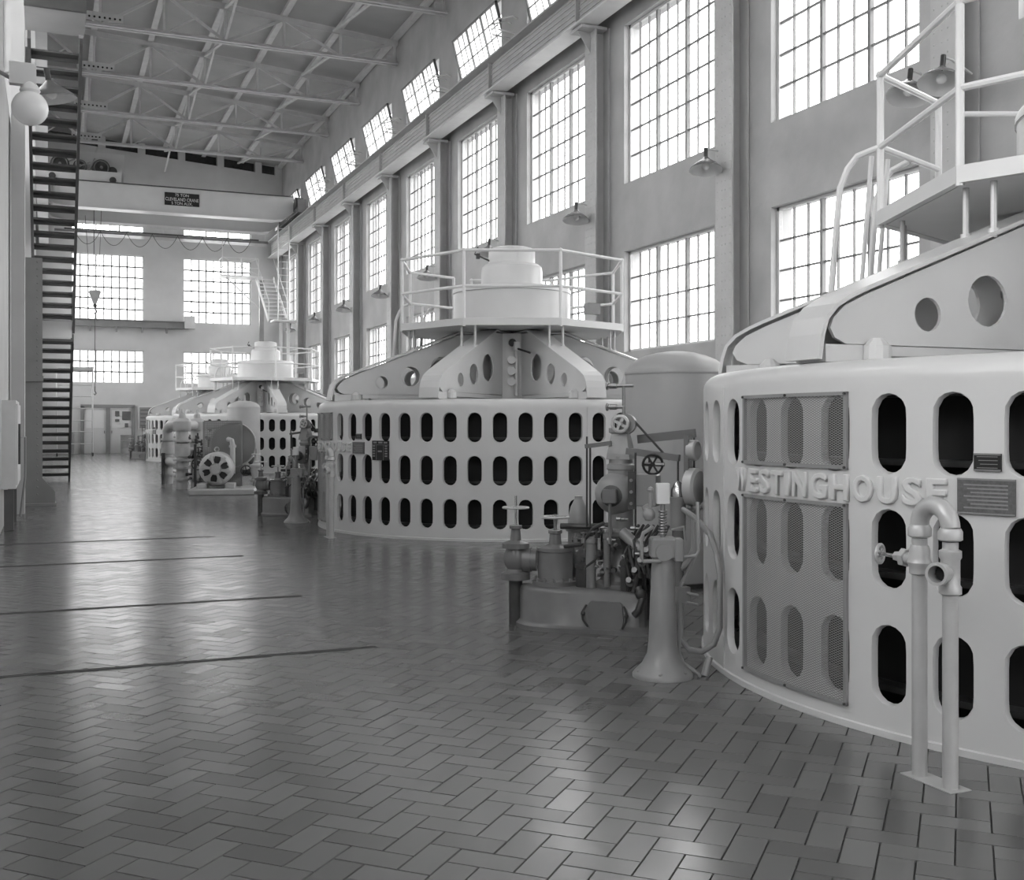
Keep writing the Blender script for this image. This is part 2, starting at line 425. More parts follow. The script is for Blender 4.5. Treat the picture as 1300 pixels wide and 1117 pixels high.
for i, y in enumerate(PIER):
    c = proto if i == 0 else copy_tree(proto)
    c.location = (XR, y, 0)
    tag(c, 'riveted steel column under the crane beam, %s along the right wall' % ORD[i], 'column', 'steel columns along the right wall')

rg = thing('crane_runway_girder', (10.55, 0, 9.95))
Y0, Y1 = -9, 57.2; L = Y1 - Y0; ym = (Y0 + Y1) / 2
MB().box((0, ym, .42), (.05, L, .8)).build('web', 'column', rg, smooth=False)
MB().box((0, ym, .02), (.46, L, .04)).build('flange', 'white2', rg, smooth=False)
MB().box((0, ym, .82), (.5, L, .05)).build('flange', 'column', rg, smooth=False)
for z in (.14, .26, .38, .5, .62, .73): MB().box((-.035, ym, z), (.03, L, .018)).build('conductor_bar', 'truss', rg, smooth=False)
MB().box((0, ym, .89), (.07, L, .09)).build('crane_rail', 'dull', rg, smooth=False)
for i in range(10): MB().box((-.06, PIER[i] + .1, .42), (.13, .05, .76)).build('stiffener', 'column', rg, smooth=False)
tag(rg, 'riveted crane runway girder running the length of the right wall', 'girder')
rl = thing('crane_runway_girder', (-.25, 0, 9.95))
MB().box((0, ym + 9, .42), (.05, L - 18, .8)).build('web', 'column', rl, smooth=False)
MB().box((0, ym + 9, .02), (.4, L - 18, .04)).build('flange', 'white2', rl, smooth=False)
MB().box((0, ym + 9, .82), (.4, L - 18, .05)).build('flange', 'column', rl, smooth=False)
tag(rl, 'crane runway girder along the left wall behind the stair', 'girder')
# conductor brackets beside the clerestory windows
for i, y in enumerate(PIER[3:]):
    b = MB()
    b.tube([(11.08, y - .3, 11.45), (10.55, y - .3, 11.5), (10.5, y - .3, 11.75), (10.95, y - .3, 11.9), (11.08, y - .3, 11.85)], .022, 6)
    b.tube([(11.08, y + .1, 11.45), (10.55, y + .1, 11.5), (10.5, y + .1, 11.75), (10.95, y + .1, 11.9), (11.08, y + .1, 11.85)], .022, 6)
    b.tube([(10.53, y - .3, 11.62), (10.53, y + .1, 11.62)], .022, 6)
    o = b.build('wall_bracket', 'white2', None)
    tag(o, 'white bent pipe bracket above the crane beam, %s from the camera' % ORD[i], 'bracket', 'pipe brackets beside the clerestory windows')

# dome reflector lamps on the wall columns
def lamp_proto():
    t = thing('wall_lamp')                      # origin at the bracket root; arm reaches out along -x
    MB().tube([(0, 0, .28), (-.35, 0, .33), (-.5, 0, .3)], .016, 6).build('bracket_arm', 'white2', t)
    MB().cyl((-.5, 0, .32), (-.5, 0, .14), .035).build('socket', 'dark', t)
    MB().lathe((-.5, 0, 0), [(.285, -.09), (.28, -.07), (.2, .01), (.085, .1), (.045, .15), (.03, .16)], 28, caps=False).build('lamp_shade', 'grey', t)
    MB().lathe((-.5, 0, 0), [(.285, -.09), (.19, .0), (.075, .085), (.01, .1)], 28, caps=False).build('reflector', 'white2', t)
    MB().sphere((-.5, 0, -.02), .07, 12).build('bulb', 'globe', t)
    return t
lp = lamp_proto()
for i, y in enumerate([10.78, 11.36] + [PIER[j] + .12 for j in range(2, 10)]):
    c = lp if i == 0 else copy_tree(lp)
    c.location = (10.95 if i > 1 else 10.9, y, 5.86 if i > 1 else 5.7); c.rotation_euler = (R(-10), R(16 if i < 2 else 6), 0)
    tag(c, 'dome reflector lamp on the right wall, %s counted from the camera' % ORD[i], 'lamp', 'reflector lamps along the right wall')

# ------------------------------------------------------------------ roof trusses
ZC = 13.8
def truss_proto():
    t = thing('roof_truss')
    b = MB()
    for dy in (-.07, .07):
        b.box(((XL + XR) / 2, dy, ZC + .05), (XR - XL - .1, .015, .11)).box(((XL + XR) / 2, dy * 1.6, ZC), (XR - XL - .1, .1, .015))
    b.build('bottom_chord', 'truss', t, smooth=False)
    tc = MB()
    for dy in (-.06, .06): tc.bar((XL + .05, dy, zroof(XL) - .3), (XR - .05, dy, zroof(XR) - .3), .015, .14)
    tc.bar((XL + .05, 0, zroof(XL) - .23), (XR - .05, 0, zroof(XR) - .23), .22, .015); tc.build('top_chord', 'truss', t, smooth=False)
    for x in PX: MB().bar((x, 0, ZC + .03), (x, 0, zroof(x) - .28), .08, .06, (0, 1, 0)).build('vertical', 'truss', t, smooth=False)
    for i in range(NP):
        a, b_ = PX[i], PX[i + 1]
        if i % 2 == 0: pa, pb = (a, 0, zroof(a) - .3), (b_, 0, ZC + .04)
        else: pa, pb = (a, 0, ZC + .04), (b_, 0, zroof(b_) - .3)
        MB().bar(pa, pb, .09, .05, (0, 1, 0)).build('diagonal', 'truss', t, smooth=False)
        mx_ = (a + b_) / 2
        if i % 2 == 0: MB().bar((mx_, 0, (ZC + zroof(mx_)) / 2 - .12), (a, 0, ZC + .06), .05, .04, (0, 1, 0)).build('sub_diagonal', 'truss', t, smooth=False)
    vp = MB().box((1.5, -.02, ZC + .3), (1.25, .03, .26)).build('perforated_plate', 'truss', t, smooth=False)
    for k in range(8): MB().cyl((.98 + k * .15, -.045, ZC + .27), (.98 + k * .15, -.02, ZC + .27), .035, n=8).build('hole_shade_disc', 'black', vp)  # solid black discs paint the shade inside the perforations
    for gx in (XR - .25, XL + .3): MB().box((gx, 0, ZC + .12), (.35, .02, .35)).build('gusset_plate', 'truss', t, smooth=False)
    return t
tp = truss_proto(); TY = [31.45 + 5.1 * k for k in range(5)]
for i, y in enumerate(TY):
    c = tp if i == 0 else copy_tree(tp)
    c.location = (0, y, 0); tag(c, 'grey steel roof truss spanning the hall, %s from the camera' % ORD[i], 'truss', 'roof trusses')
for i in range(5):
    y0, y1 = TY[i], TY[i] + 5.1
    for x, nm in ((5.25, 'middle'), (8.8, 'right')):
        b = MB()
        if y1 < 57:
            b.bar((x, y0, ZC + .1), (x, y1 - .1, zroof(x) - .35), .09, .07); 
            if nm == 'middle': b.bar((x, y0, zroof(x) - .35), (x, y1 - .1, ZC + .1), .07, .06)
        else: b.bar((x, y0, ZC + .1), (x, YE - .1, zroof(x) - .6), .08, .07)
        o = b.build('sway_brace', 'truss', None, smooth=False)
        tag(o, 'steel sway brace between roof trusses, %s line, %s bay from camera' % (nm, ORD[i]), 'brace', 'sway braces between trusses')

# ------------------------------------------------------------------ overhead crane
cr = thing('overhead_crane', (0, 50, 0))
def girder_part(y, nm, withlip):
    z0, z1 = 10.63, 11.72
    N = 24; pts_t, pts_b = [], []
    for i in range(N + 1):
        x = -.3 + 10.5 * i / N
        e = 1 - abs(i / N - .5) * 2
        rise = .42 * max(0, (.12 - e) / .12) ** 1.5
        pts_b.append((x, z0 + rise)); pts_t.append((x, z1))
    poly = pts_b + pts_t[::-1]
    gm = MB().plate(poly, [], .5, lambda u, v, w: (u, y + w, v)); gp_ = gm.build(nm, 'leftwall', cr, smooth=False)
    fl = MB()
    for i in range(N): fl.bar((pts_b[i][0], y + .25, pts_b[i][1]), (pts_b[i + 1][0], y + .25, pts_b[i + 1][1]), .66, .03)
    fl.build('bottom_flange', 'white2', gp_, smooth=False)
    MB().box((4.95, y + .25, z1 + .015), (10.5, .7, .03)).build('top_flange', 'dark', gp_, smooth=False)
    rv = MB()
    for i in range(90):
        x = .1 + i * .115
        for z in (z0 + .08, z1 - .07): rv.lathe((x, y, z), [(.013, 0), (.006, .009)], 5, (0, -1, 0))
    rv.build('rivets', 'leftwall', gp_, kind='stuff')
    return gp_
girder_part(0, 'bridge_girder', True); girder_part(3.4, 'bridge_girder', True)
for x in (10.42, -.14): MB().box((x, 1.9, 11.22), (.36, 5.4, .6)).build('end_truck', 'grey', cr, smooth=False)
for y in (-.5, 4.3):
    for x in (10.5, -.2): MB().cyl((x - .12, y, 11.15), (x + .12, y, 11.15), .25, n=20).build('truck_wheel', 'dark', cr)
MB().cyl((10.2, -.35, 11.4), (10.55, -.35, 11.4), .26, n=20).build('drive_motor', 'dark', cr)
wk = MB(); wk.box((5.0, -.0 + 4.4, 10.2), (9.6, .9, .05)); wk.box((5.0, 4.0, 10.25), (9.6, .05, .1)); wk.build('walkway', 'grey2', cr, smooth=False)
hr_ = MB()
for z in (10.75, 11.2): hr_.tube([(.2, 4.85, z), (9.8, 4.85, z)], .02, 6)
for i in range(9): hr_.tube([(.2 + i * 1.2, 4.85, 10.2), (.2 + i * 1.2, 4.85, 11.2)], .02, 6)
hr_.build('walkway_rail', 'truss', cr)
# festoon cables under the far girder, hung from a rail
MB().box((4.9, 3.2, 10.2), (8.6, .05, .06)).build('festoon_rail', 'dark', cr, smooth=False)
for i in range(7):
    x0 = 1.0 + i * 1.12
    pts = [(x0 + 1.12 * j / 10, 3.2, 10.17 - .62 * (1 - (2 * j / 10 - 1) ** 2)) for j in range(11)]
    MB().tube(pts, .014, 5).build('festoon_cable', 'dark', cr)
sg = MB().box((5.33, -.03, 11.24), (1.46, .03, .55)).build('crane_sign', 'sign', cr, smooth=False)
def text_mesh(body, size, depth, bevel=0.0, sx=1.0, res=4):
    cu = bpy.data.curves.new('lettering', 'FONT'); cu.body = body; cu.size = size; cu.extrude = depth; cu.bevel_depth = bevel; cu.bevel_resolution = 2
    cu.align_x = 'CENTER'; cu.resolution_u = res
    o = bpy.data.objects.new('lettering', cu); col.objects.link(o)
    dg = bpy.context.evaluated_depsgraph_get(); me = bpy.data.meshes.new_from_object(o.evaluated_get(dg))
    bpy.data.objects.remove(o); bpy.data.curves.remove(cu)
    return me
def text_part(body, size, depth, mt, parent, loc, rot, sx=1.0, bevel=0.0, name='lettering'):
    me = text_mesh(body, size, depth, bevel); me.materials.clear(); me.materials.append(M[mt])
    for v in me.vertices: v.co.x *= sx
    o = inst(name, me, parent, loc, rot); return o
for body, z, s, sx in (('75 TON', 11.36, .17, 1.0), ('CLEVELAND CRANE', 11.16, .2, .78), ('5 TON AUX.', 11.0, .17, .95)):
    text_part(body, s, .004, 'letter', sg, (5.33, -.05, z), (R(90), 0, 0), sx)
tag(cr, 'pale overhead travelling crane bridge with a black sign, near the end wall', 'crane')

tr_ = thing('crane_trolley', (1.3, 50, 11.75))
MB().box((0, .3, .28), (3.1, .12, .42)).build('frame_beam', 'leftwall', tr_, smooth=False)
MB().box((0, 3.55, .28), (3.1, .12, .42)).build('frame_beam', 'leftwall', tr_, smooth=False)
MB().box((0, 1.75, .15), (3.0, 2.9, .1)).build('deck', 'dark', tr_, smooth=False)
MB().box((.1, 1.7, .95), (3.3, .1, 1.3)).build('house_panel', 'leftwall', tr_, smooth=False)
for x, r, y in ((.75, .36, .9), (-.1, .28, .9), (-.9, .38, .8)):
    d = MB().lathe((x, y, .72), [(r, -.3), (r, -.24), (r * .72, -.22), (r * .72, .22), (r, .24), (r, .3)], 24, (0, 1, 0)); d.build('hoist_drum', 'dark', tr_)
    MB().torus((x, y - .33, .72), (0, 1, 0), r * .8, .03, 24, 6).build('gear_ring', 'grey', tr_)
    MB().cyl((x, y - .42, .72), (x, y + .8, .72), .06).build('drum_shaft', 'dull', tr_)
MB().cyl((1.2, .6, .6), (1.2, 1.3, .6), .2, n=18).build('hoist_motor', 'dark', tr_)
for a, b in (((-.6, .6, .5), (.3, .6, .9)), ((.2, .6, .5), (.5, .6, 1.1)), ((-1.3, .6, .5), (-.3, .6, 1.0))): MB().bar(a, b, .06, .06).build('link_bar', 'grey2', tr_, smooth=False)
for x in (-1.2, 1.2):
    for y in (.25, 3.65): MB().cyl((x, y - .07, .14), (x, y + .07, .14), .14, n=16).build('trolley_wheel', 'dark', tr_)
tag(tr_, 'crane trolley with dark hoist drums on top of the bridge', 'crane trolley')

hk = thing('crane_hook_block', (1.84, 51.9, 0))
MB().tube([(-.04, 0, 11.9), (-.04, 0, 7.3)], .018, 5).build('hoist_rope', 'dark', hk)
MB().tube([(-.4, 0, 10.6), (-.18, 0, 7.25)], .012, 5).build('hoist_rope', 'dark', hk)
MB().tube([(.3, 0, 11.9), (.14, 0, 7.25)], .012, 5).build('hoist_rope', 'dark', hk)
MB().plate([(-.26, 7.25), (-.2, 7.33), (.2, 7.33), (.26, 7.25), (.06, 6.72), (-.06, 6.72)], [], .16, lambda u, v, w: (u, w - .08, v)).build('sheave_block', 'grey2', hk, smooth=False)
h_ = MB(); h_.sphere((0, 0, 6.66), .09, 12); h_.tube([(0, 0, 6.6), (0, 0, 6.5), (.07, 0, 6.43), (.07, 0, 6.36), (0, 0, 6.31), (-.06, 0, 6.36)], .025, 6); h_.build('hook', 'dark', hk)
MB().tube([(0, 0, 6.35), (0, 0, 3.1)], .016, 5).build('sling_chain', 'dark', hk)
h_ = MB(); h_.tube([(0, 0, 3.1), (.0, 0, 2.9), (.05, 0, 2.8), (.0, 0, 2.72), (-.05, 0, 2.78)], .022, 6); h_.build('chain_hook', 'dark', hk)
tag(hk, 'hook block hanging on ropes in front of the left end window', 'hook')

# access stair and ladder by the right rear corner
st = thing('crane_access_stair', (0, 0, 0))
MB().box((8.25, 52.6, 8.3), (1.9, 1.1, .06)).build('upper_landing', 'white2', st, smooth=False)
MB().box((9.75, 49.9, 6.08), (1.05, .9, .08)).build('lower_landing', 'white2', st, smooth=False)
N = 11
for i in range(N):
    f_ = i / (N - 1); MB().box((9.3 + .25 * f_, 52.1 - 1.75 * f_, 8.2 - 1.95 * f_), (.8, .24, .03)).build('tread', 'white2', st, smooth=False)
for dx in (-.42, .42): MB().bar((9.3 + dx, 52.2, 8.3), (9.55 + dx, 50.2, 6.1), .03, .18).build('stringer', 'white2', st, smooth=False)
for dx in (-.42, .42): MB().tube([(9.3 + dx, 52.2, 9.2), (9.55 + dx, 50.2, 7.0), (9.55 + dx, 50.2, 6.1)], .02, 6).build('handrail', 'white2', st)
rr = MB()
for z in (8.7, 9.15): rr.tube([(7.35, 53.1, z), (7.35, 52.1, z), (9.0, 52.1, z)], .022, 6)
for x in (7.35, 8.2, 9.0): rr.tube([(x, 52.1, 8.3), (x, 52.1, 9.9 if x == 7.35 else 9.15)], .022, 6)
rr.tube([(7.4, 52.1, 9.15), (8.95, 52.1, 8.4)], .02, 6); rr.tube([(7.4, 52.1, 8.4), (8.95, 52.1, 9.15)], .02, 6)
rr.build('landing_rail', 'white2', st)
MB().bar((7.6, 52.6, 8.28), (9.2, 52.9, 6.9), .05, .05).build('landing_brace', 'white2', st, smooth=False)
MB().box((9.25, 52.75, 4.15), (.2, .2, 8.3)).build('post', 'grey2', st, smooth=False)
for x in (9.62, 9.95): MB().box((x, 49.9, 3.02), (.12, .12, 6.04)).build('post', 'white2', st, smooth=False)
tag(st, 'white steel stair and landings up to the crane in the far right corner', 'stair')
ld = thing('access_ladder', (9.75, 49.95, 6.12))
for dx in (-.25, .25): MB().tube([(dx, 0, 0), (dx, 0, 4.3)], .03, 6).build('ladder_rail', 'white2', ld)
for i in range(14): MB().tube([(-.25, 0, .25 + i * .3), (.25, 0, .25 + i * .3)], .014, 5).build('rung', 'white2', ld)
tag(ld, 'upright white ladder standing on the lower stair landing', 'ladder')

# ------------------------------------------------------------------ end wall fittings
jb = thing('wall_beam', (0, YE - .25, 6.3))
bm_ = MB(); bm_.box((2.9, 0, .22), (7.0, .26, .04)).box((2.9, 0, -.1), (7.0, .26, .04)).box((2.9, 0, .06), (7.0, .04, .3)); bm_.build('beam', 'leftcol', jb, smooth=False)
MB().box((6.45, -.05, .2), (.5, .34, .62)).build('end_box', 'truss', jb, smooth=False)
for x in (1.8, 3.0, 4.2, 5.35): MB().box((x, -.02, -.24), (.09, .16, .26)).build('hanger', 'leftcol', jb, smooth=False)
tag(jb, 'horizontal steel beam along the end wall below the upper windows', 'beam')
dr = thing('door_1', (2.63, YE - .03, 0))
fm = MB(); fm.box((0, 0, 2.31), (2.5, .14, .16)); fm.box((-1.17, 0, 1.15), (.16, .14, 2.3)); fm.box((1.17, 0, 1.15), (.16, .14, 2.3)); fm.build('door_frame', 'leftcol', dr, smooth=False)
MB().box((0, 0, 1.15), (.2, .12, 2.3)).build('door_post', 'leftcol', dr, smooth=False)
for sx in (-1, 1):
    lf = MB(); cx = sx * .59
    lf.box((cx, -.01, .63), (.98, .05, 1.22)); lf.box((cx, -.01, 2.18), (.98, .05, .1)); lf.box((cx - .45, -.01, 1.7), (.08, .05, .95)); lf.box((cx + .45, -.01, 1.7), (.08, .05, .95))
    leaf = lf.build('door_leaf', 'endwall', dr, smooth=False)
    MB().box((cx, 0, 1.7), (.82, .012, .9)).build('pane', 'paper', leaf, smooth=False)
    MB().box((cx - sx * .42, -.05, 1.05), (.03, .06, .14)).build('door_handle', 'dark', leaf, smooth=False)
for x, z, w, h in ((.42, 1.95, .2, .25), (.42, 1.62, .2, .12), (.85, 1.85, .4, .42), (.85, 1.38, .16, .2)): MB().box((x, -.04, z), (w, .012, h)).build('notice', 'plate', dr, smooth=False)
tag(dr, 'double door with glazed upper panels in the end wall', 'door', kind='structure')
nb = thing('notice_board', (4.55, YE - .06, 1.75))
MB().box((0, 0, 0), (1.05, .05, 1.15)).build('frame', 'jamb', nb, smooth=False)
MB().box((0, -.03, 0), (.93, .02, 1.03)).build('panel', 'leftcol', nb, smooth=False)
for i in range(5): MB().box((0, -.045, -.38 + i * .19), (.85, .012, .03)).build('shelf_strip', 'dark', nb, smooth=False)
tag(nb, 'dark framed board on the end wall right of the door', 'notice board')
ba = thing('steel_barrel', (3.45, 56.5, 0))
MB().lathe((0, 0, 0), [(.29, 0), (.3, .02), (.29, .04), (.29, .3), (.305, .32), (.29, .34), (.29, .6), (.305, .62), (.29, .64), (.29, .88), (.3, .9), (.27, .9), (.27, .87)], 28).build('drum_body', 'grey2', ba)
MB().torus((0, 0, .9), (0, 0, 1), .29, .014).build('rim', 'dull', ba)
tag(ba, 'grey steel drum standing before the right door leaf', 'barrel')
dk = thing('side_table', (4.45, 56.5, 0))
MB().box((0, 0, .86), (1.0, .6, .05)).build('tabletop', 'grey2', dk, smooth=False)
for sx in (-1, 1):
    for sy in (-1, 1): MB().box((sx * .46, sy * .26, .42), (.05, .05, .84)).build('leg', 'leftcol', dk, smooth=False)
MB().box((0, 0, .35), (.94, .54, .03)).build('shelf', 'grey2', dk, smooth=False)
tag(dk, 'small work table below the board on the end wall', 'table')
pf = MB(); 
for a_, b_, c_ in ((0, 0, .12), (.15, .05, .1), (-.17, .02, .08), (.05, -.08, .15)): pf.box((4.45 + a_, 56.45 + b_, .885 + c_), (.26, .2, c_ * 2), a_ * 3)
tag(pf.build('parcel_pile', 'paper', None, smooth=False), 'pale parcels heaped on the small table', 'parcels')
tag(MB().rbox((3.45, 55.2, .012), (1.7, .7, .024), .01).build('door_mat', 'leftcol', None), 'dark mat on the floor in front of the door', 'mat')
fx = thing('gas_cylinder', (.95, 56.8, 0))
MB().lathe((0, 0, 0), [(.13, 0), (.14, .03), (.14, .95), (.1, 1.08), (.04, 1.14)], 18).build('cylinder_body', 'leftcol', fx)
MB().cyl((0, 0, 1.14), (0, 0, 1.24), .03).build('valve', 'dull', fx)
tag(fx, 'dark gas cylinder standing left of the door', 'cylinder')
sf = thing('rolling_scaffold', (1.05, 53.6, 0))
for x in (-.75, .75):
    for y in (-.35, .35): MB().tube([(x, y, .12), (x, y, 3.95)], .028, 6).build('post', 'truss', sf)
for x in (-.75, .75):
    for y in (-.35, .35): 
        MB().cyl((x - .03, y, .075), (x + .03, y, .075), .072, n=14).build('caster', 'dark', sf)
for z in (.55, 1.1, 1.6, 2.15, 2.7, 3.2, 3.9):
    q = MB()
    for y in (-.35, .35): q.tube([(-.75, y, z), (.75, y, z)], .02, 5)
    for x in (-.75, .75): q.tube([(x, -.35, z), (x, .35, z)], .02, 5)
    q.build('cross_rail', 'truss', sf)
MB().box((0, 0, 3.98), (1.6, .8, .08)).build('deck_board', 'truss', sf, smooth=False)
tag(sf, 'tubular rolling scaffold on casters behind the stair foot', 'scaffold')

# ------------------------------------------------------------------ left side: stair, column, lamps, cabinet
sr = thing('steel_stair', (0, 0, 0))
X0, X1 = -.3, .46
def tread(y, z):
    MB().box(((X0 + X1) / 2, y, z), (X1 - X0 - .04, .25, .03)).box(((X0 + X1) / 2, y + .115, z - .04), (X1 - X0 - .04, .02, .07)).build('tread', 'stair', sr, smooth=False)
for i in range(15): tread(30.1 - i * .29, .2 + i * .205)
MB().box(((X0 + X1) / 2, 25.4, 3.2), (X1 - X0, 1.0, .05)).build('landing', 'stair', sr, smooth=False)
for i in range(20): tread(24.65 - i * .285, 3.7 + i * .195)
for x in (X0, X1):
    MB().bar((x, 30.4, .05), (x, 25.8, 3.3), .05, .26).build('stringer', 'stair', sr, smooth=False)
    MB().bar((x, 24.95, 3.45), (x, 18.95, 7.6), .05, .26).build('stringer', 'stair', sr, smooth=False)
MB().box(((X0 + X1) / 2, 18.3, 7.66), (X1 - X0 + .1, 1.2, .06)).build('landing', 'concrete', sr, smooth=False)
MB().box(((X0 + X1) / 2, 17.7, 7.7), (X1 - X0 + .1, .06, .2)).build('landing_edge', 'stair', sr, smooth=False)
MB().box((X1, 17.75, 8.5), (.05, .05, 1.6)).build('rail_post', 'truss', sr, smooth=False)
MB().box((X1, 18.85, 10.1), (.07, .07, 5.0)).build('hanger_post', 'truss', sr, smooth=False)
MB().box(((X0 + X1) / 2, 24.85, 3.42), (X1 - X0 - .06, .04, .34)).build('landing_panel', 'leftwall', sr, smooth=False)
for x in (X0, X1): MB().tube([(x, 30.3, .1), (x, 30.3, 1.0), (x, 25.8, 4.25), (x, 24.9, 4.25)], .02, 6).build('handrail', 'stair', sr)
tag(sr, 'dark open tread steel stair climbing the left side in two flights', 'stair')
cp_ = thing('steel_column', (-.33, 21.35, 0))
MB().box((0, 0, 2.2), (.42, .05, 4.4)).build('flange', 'leftcol', cp_, smooth=False)
MB().box((-.02, .22, 2.2), (.03, .42, 4.4)).build('web', 'leftcol', cp_, smooth=False)
MB().box((0, .44, 2.2), (.42, .05, 4.4)).build('flange', 'leftcol', cp_, smooth=False)
MB().plate([(.2, 0), (.42, 0), (.42, .25), (.2, .5)], [], .03, lambda u, v, w: (u, w - .04, v)).build('gusset', 'leftcol', cp_, smooth=False)
MB().box((.08, .2, .02), (.72, .7, .04)).build('base_plate', 'leftcol', cp_, smooth=False)
MB().box((-.02, -.05, 2.25), (.5, .1, .1)).build('bracket', 'leftcol', cp_, smooth=False)
rv = MB()
for i in range(34):
    for x in (-.13, .13): rv.lathe((x, -.025, .2 + i * .125), [(.014, 0), (.006, .01)], 5, (0, -1, 0))
rv.build('rivets', 'leftcol', cp_, kind='stuff')
tag(cp_, 'dark grey riveted column with flared foot at the left wall', 'column')
pil = MB().box((-.47, 19.6, 5.5), (.2, .5, 11)).box((-.42, 24.5, 6), (.3, .6, 12)).build('trim_6', 'sidewall', None, smooth=False)
tag(pil, 'pale vertical pilasters on the left wall', 'pilaster', kind='structure')
lg = thing('globe_lamp', (XL, 14.6, 5.28))
MB().tube([(0, 0, .42), (.25, 0, .3), (.4, 0, .32)], .025, 8).build('bracket_arm', 'grey2', lg)
MB().box((.3, .0, .4), (.3, .12, .26)).build('junction_box', 'leftwall', lg, smooth=False)
MB().lathe((.38, 0, .18), [(.1, 0), (.12, .03), (.1, .08), (.05, .14)], 18).build('holder', 'white2', lg)
MB().sphere((.38, 0, 0), .21, 28).build('globe', 'globe', lg)
tag(lg, 'white glass globe lamp on a bracket at the upper left', 'lamp')
rl_ = copy_tree(lp); rl_.location = (-.55, 16.6, 5.95); rl_.rotation_euler = (0, R(10), R(180)); rl_.scale = (1.15, 1.05, 1.05)
tag(rl_, 'dome reflector lamp behind the white globe lamp', 'lamp')
jbx = MB().rbox((-.42, 20.0, 7.55), (.2, .16, .36), .015)
jb_ = thing('switch_box', (-.4, 20.1, 7.36)); MB().rbox((0, 0, .18), (.2, .16, .36), .015).build('box', 'stair', jb_); MB().tube([(0, 0, .36), (0, 0, 1.6)], .015, 6).build('conduit', 'truss', jb_)
for z in (.09, .27): MB().cyl((.0, -.08, z), (0, -.1, z), .025, n=10).build('knob', 'black', jb_)
tag(jb_, 'dark switch box high on the left pilaster', 'switch box')
cb = thing('wall_cabinet', (XL + .09, 17.2, .55))
MB().box((0, 0, .62), (.18, 1.7, 1.2)).build('body', 'cream', cb, smooth=False)
MB().box((.1, 0, .62), (.02, 1.6, 1.1)).build('door', 'leftwall', cb, smooth=False)
MB().tube([(.13, -.75, .35), (.13, -.75, .9)], .015, 6).build('handle', 'dark', cb)
for y in (-.75, .75): MB().box((0, y, -.27), (.12, .08, .55)).build('leg', 'stair', cb, smooth=False)
MB().tube([(.0, .86, .7), (.17, 1.05, .7), (.17, 1.05, .1), (.1, 1.05, -.5)], .02, 6).build('conduit', 'grey2', cb)
tag(cb, 'pale cabinet against the left wall near the camera', 'cabinet')

# ------------------------------------------------------------------ generators
GR = 2.82; NC = 56; STEP = 2 * PI / NC
def cylpt(a, z, r=GR): return (r * math.cos(a), r * math.sin(a), z)
def housing():
    mb = MB(); rows = [(.07, .6, .335), (.6, 1.135, .87), (1.135, 1.64, 1.405)]
    hw, hh, N = .088 / GR, .182, 24
    for cidx in range(NC):
        a0 = PI + cidx * STEP
        for z0, z1, zc in rows:
            # rectangle ring, 24 points: bottom 4, right 8, top 4, left 8
            rect, hole = [], []
            L_, R_ = a0 - STEP / 2, a0 + STEP / 2
            for k in range(4): rect.append((L_ + STEP * k / 4, z0))
            for k in range(8): rect.append((R_, z0 + (z1 - z0) * k / 8))
            for k in range(4): rect.append((R_ - STEP * k / 4, z1))
            for k in range(8): rect.append((L_, z1 - (z1 - z0) * k / 8))
            rr_ = .088; st_ = hh - rr_
            # bottom arc from 225 to 315 deg (4), right side (8), top arc, left side
            def arc(d): return (math.cos(R(d)) * rr_, math.sin(R(d)) * rr_)
            for k in range(4): x, y = arc(225 + 90 * k / 4); hole.append((x, y - st_))
            for k, d in enumerate((315, 345)): x, y = arc(d); hole.append((x, y - st_))
            hole += [(rr_, -st_ * .7), (rr_, -st_ * .2), (rr_, st_ * .2), (rr_, st_ * .7)]
            for d in (15, 32): x, y = arc(d); hole.append((x, y + st_))
            for k in range(4): x, y = arc(45 + 90 * k / 4); hole.append((x, y + st_))
            for d in (135, 165): x, y = arc(d); hole.append((x, y + st_))
            hole += [(-rr_, st_ * .7), (-rr_, st_ * .2), (-rr_, -st_ * .2), (-rr_, -st_ * .7)]
            for d in (195, 212): x, y = arc(d); hole.append((x, y - st_))
            H = [(a0 + x / GR, zc + y) for x, y in hole]
            # lip: rounded reveal
            H1 = [(a0 + x * 1.06 / GR, zc + y * 1.03) for x, y in hole]
            vs = [cylpt(a, z) for a, z in rect] + [cylpt(a, z) for a, z in H1] + [cylpt(a, z, GR - .014) for a, z in H] + [cylpt(a, z, GR - .04) for a, z in H]
            fs = []
            for k in range(24):
                k2 = (k + 1) % 24
                for q in range(3): fs.append((q * 24 + k, q * 24 + k2, q * 24 + 24 + k2, q * 24 + 24 + k))
            mb.add(vs, fs)
    nA = NC * 2
    prof = [(GR + .012, 0), (GR + .012, .03), (GR, .035), (GR, .07)]
    ang = [PI + i * 2 * PI / nA + STEP / 2 for i in range(nA)]
    mb.rings([[cylpt(a, z, r) for a in ang] for r, z in prof], caps=False)
    prof = [(GR, 1.64), (GR, 1.67)] + [(GR - .1 + .1 * math.cos(R(d)), 1.67 + .09 * math.sin(R(d))) for d in (18, 36, 54, 72, 90)] + [(2.3, 1.77), (.45, 1.78)]
    mb.rings([[cylpt(a, z, r) for a in ang] for r, z in prof], caps=False)
    return mb
def bend(me, z, a0, r):
    for v in me.vertices:
        x, y, d = v.co; a = a0 + x / GR; rr_ = r + d; v.co = (rr_ * math.cos(a), rr_ * math.sin(a), z + y)
def curved_plate(z0, z1, a0, a1, r, t, n=6):
    mb = MB(); a = [a0 + (a1 - a0) * i / n for i in range(n + 1)]
    rs = [[cylpt(x, z0, r), cylpt(x, z1, r), cylpt(x, z1, r + t), cylpt(x, z0, r + t)] for x in a]
    return mb.rings(rs)
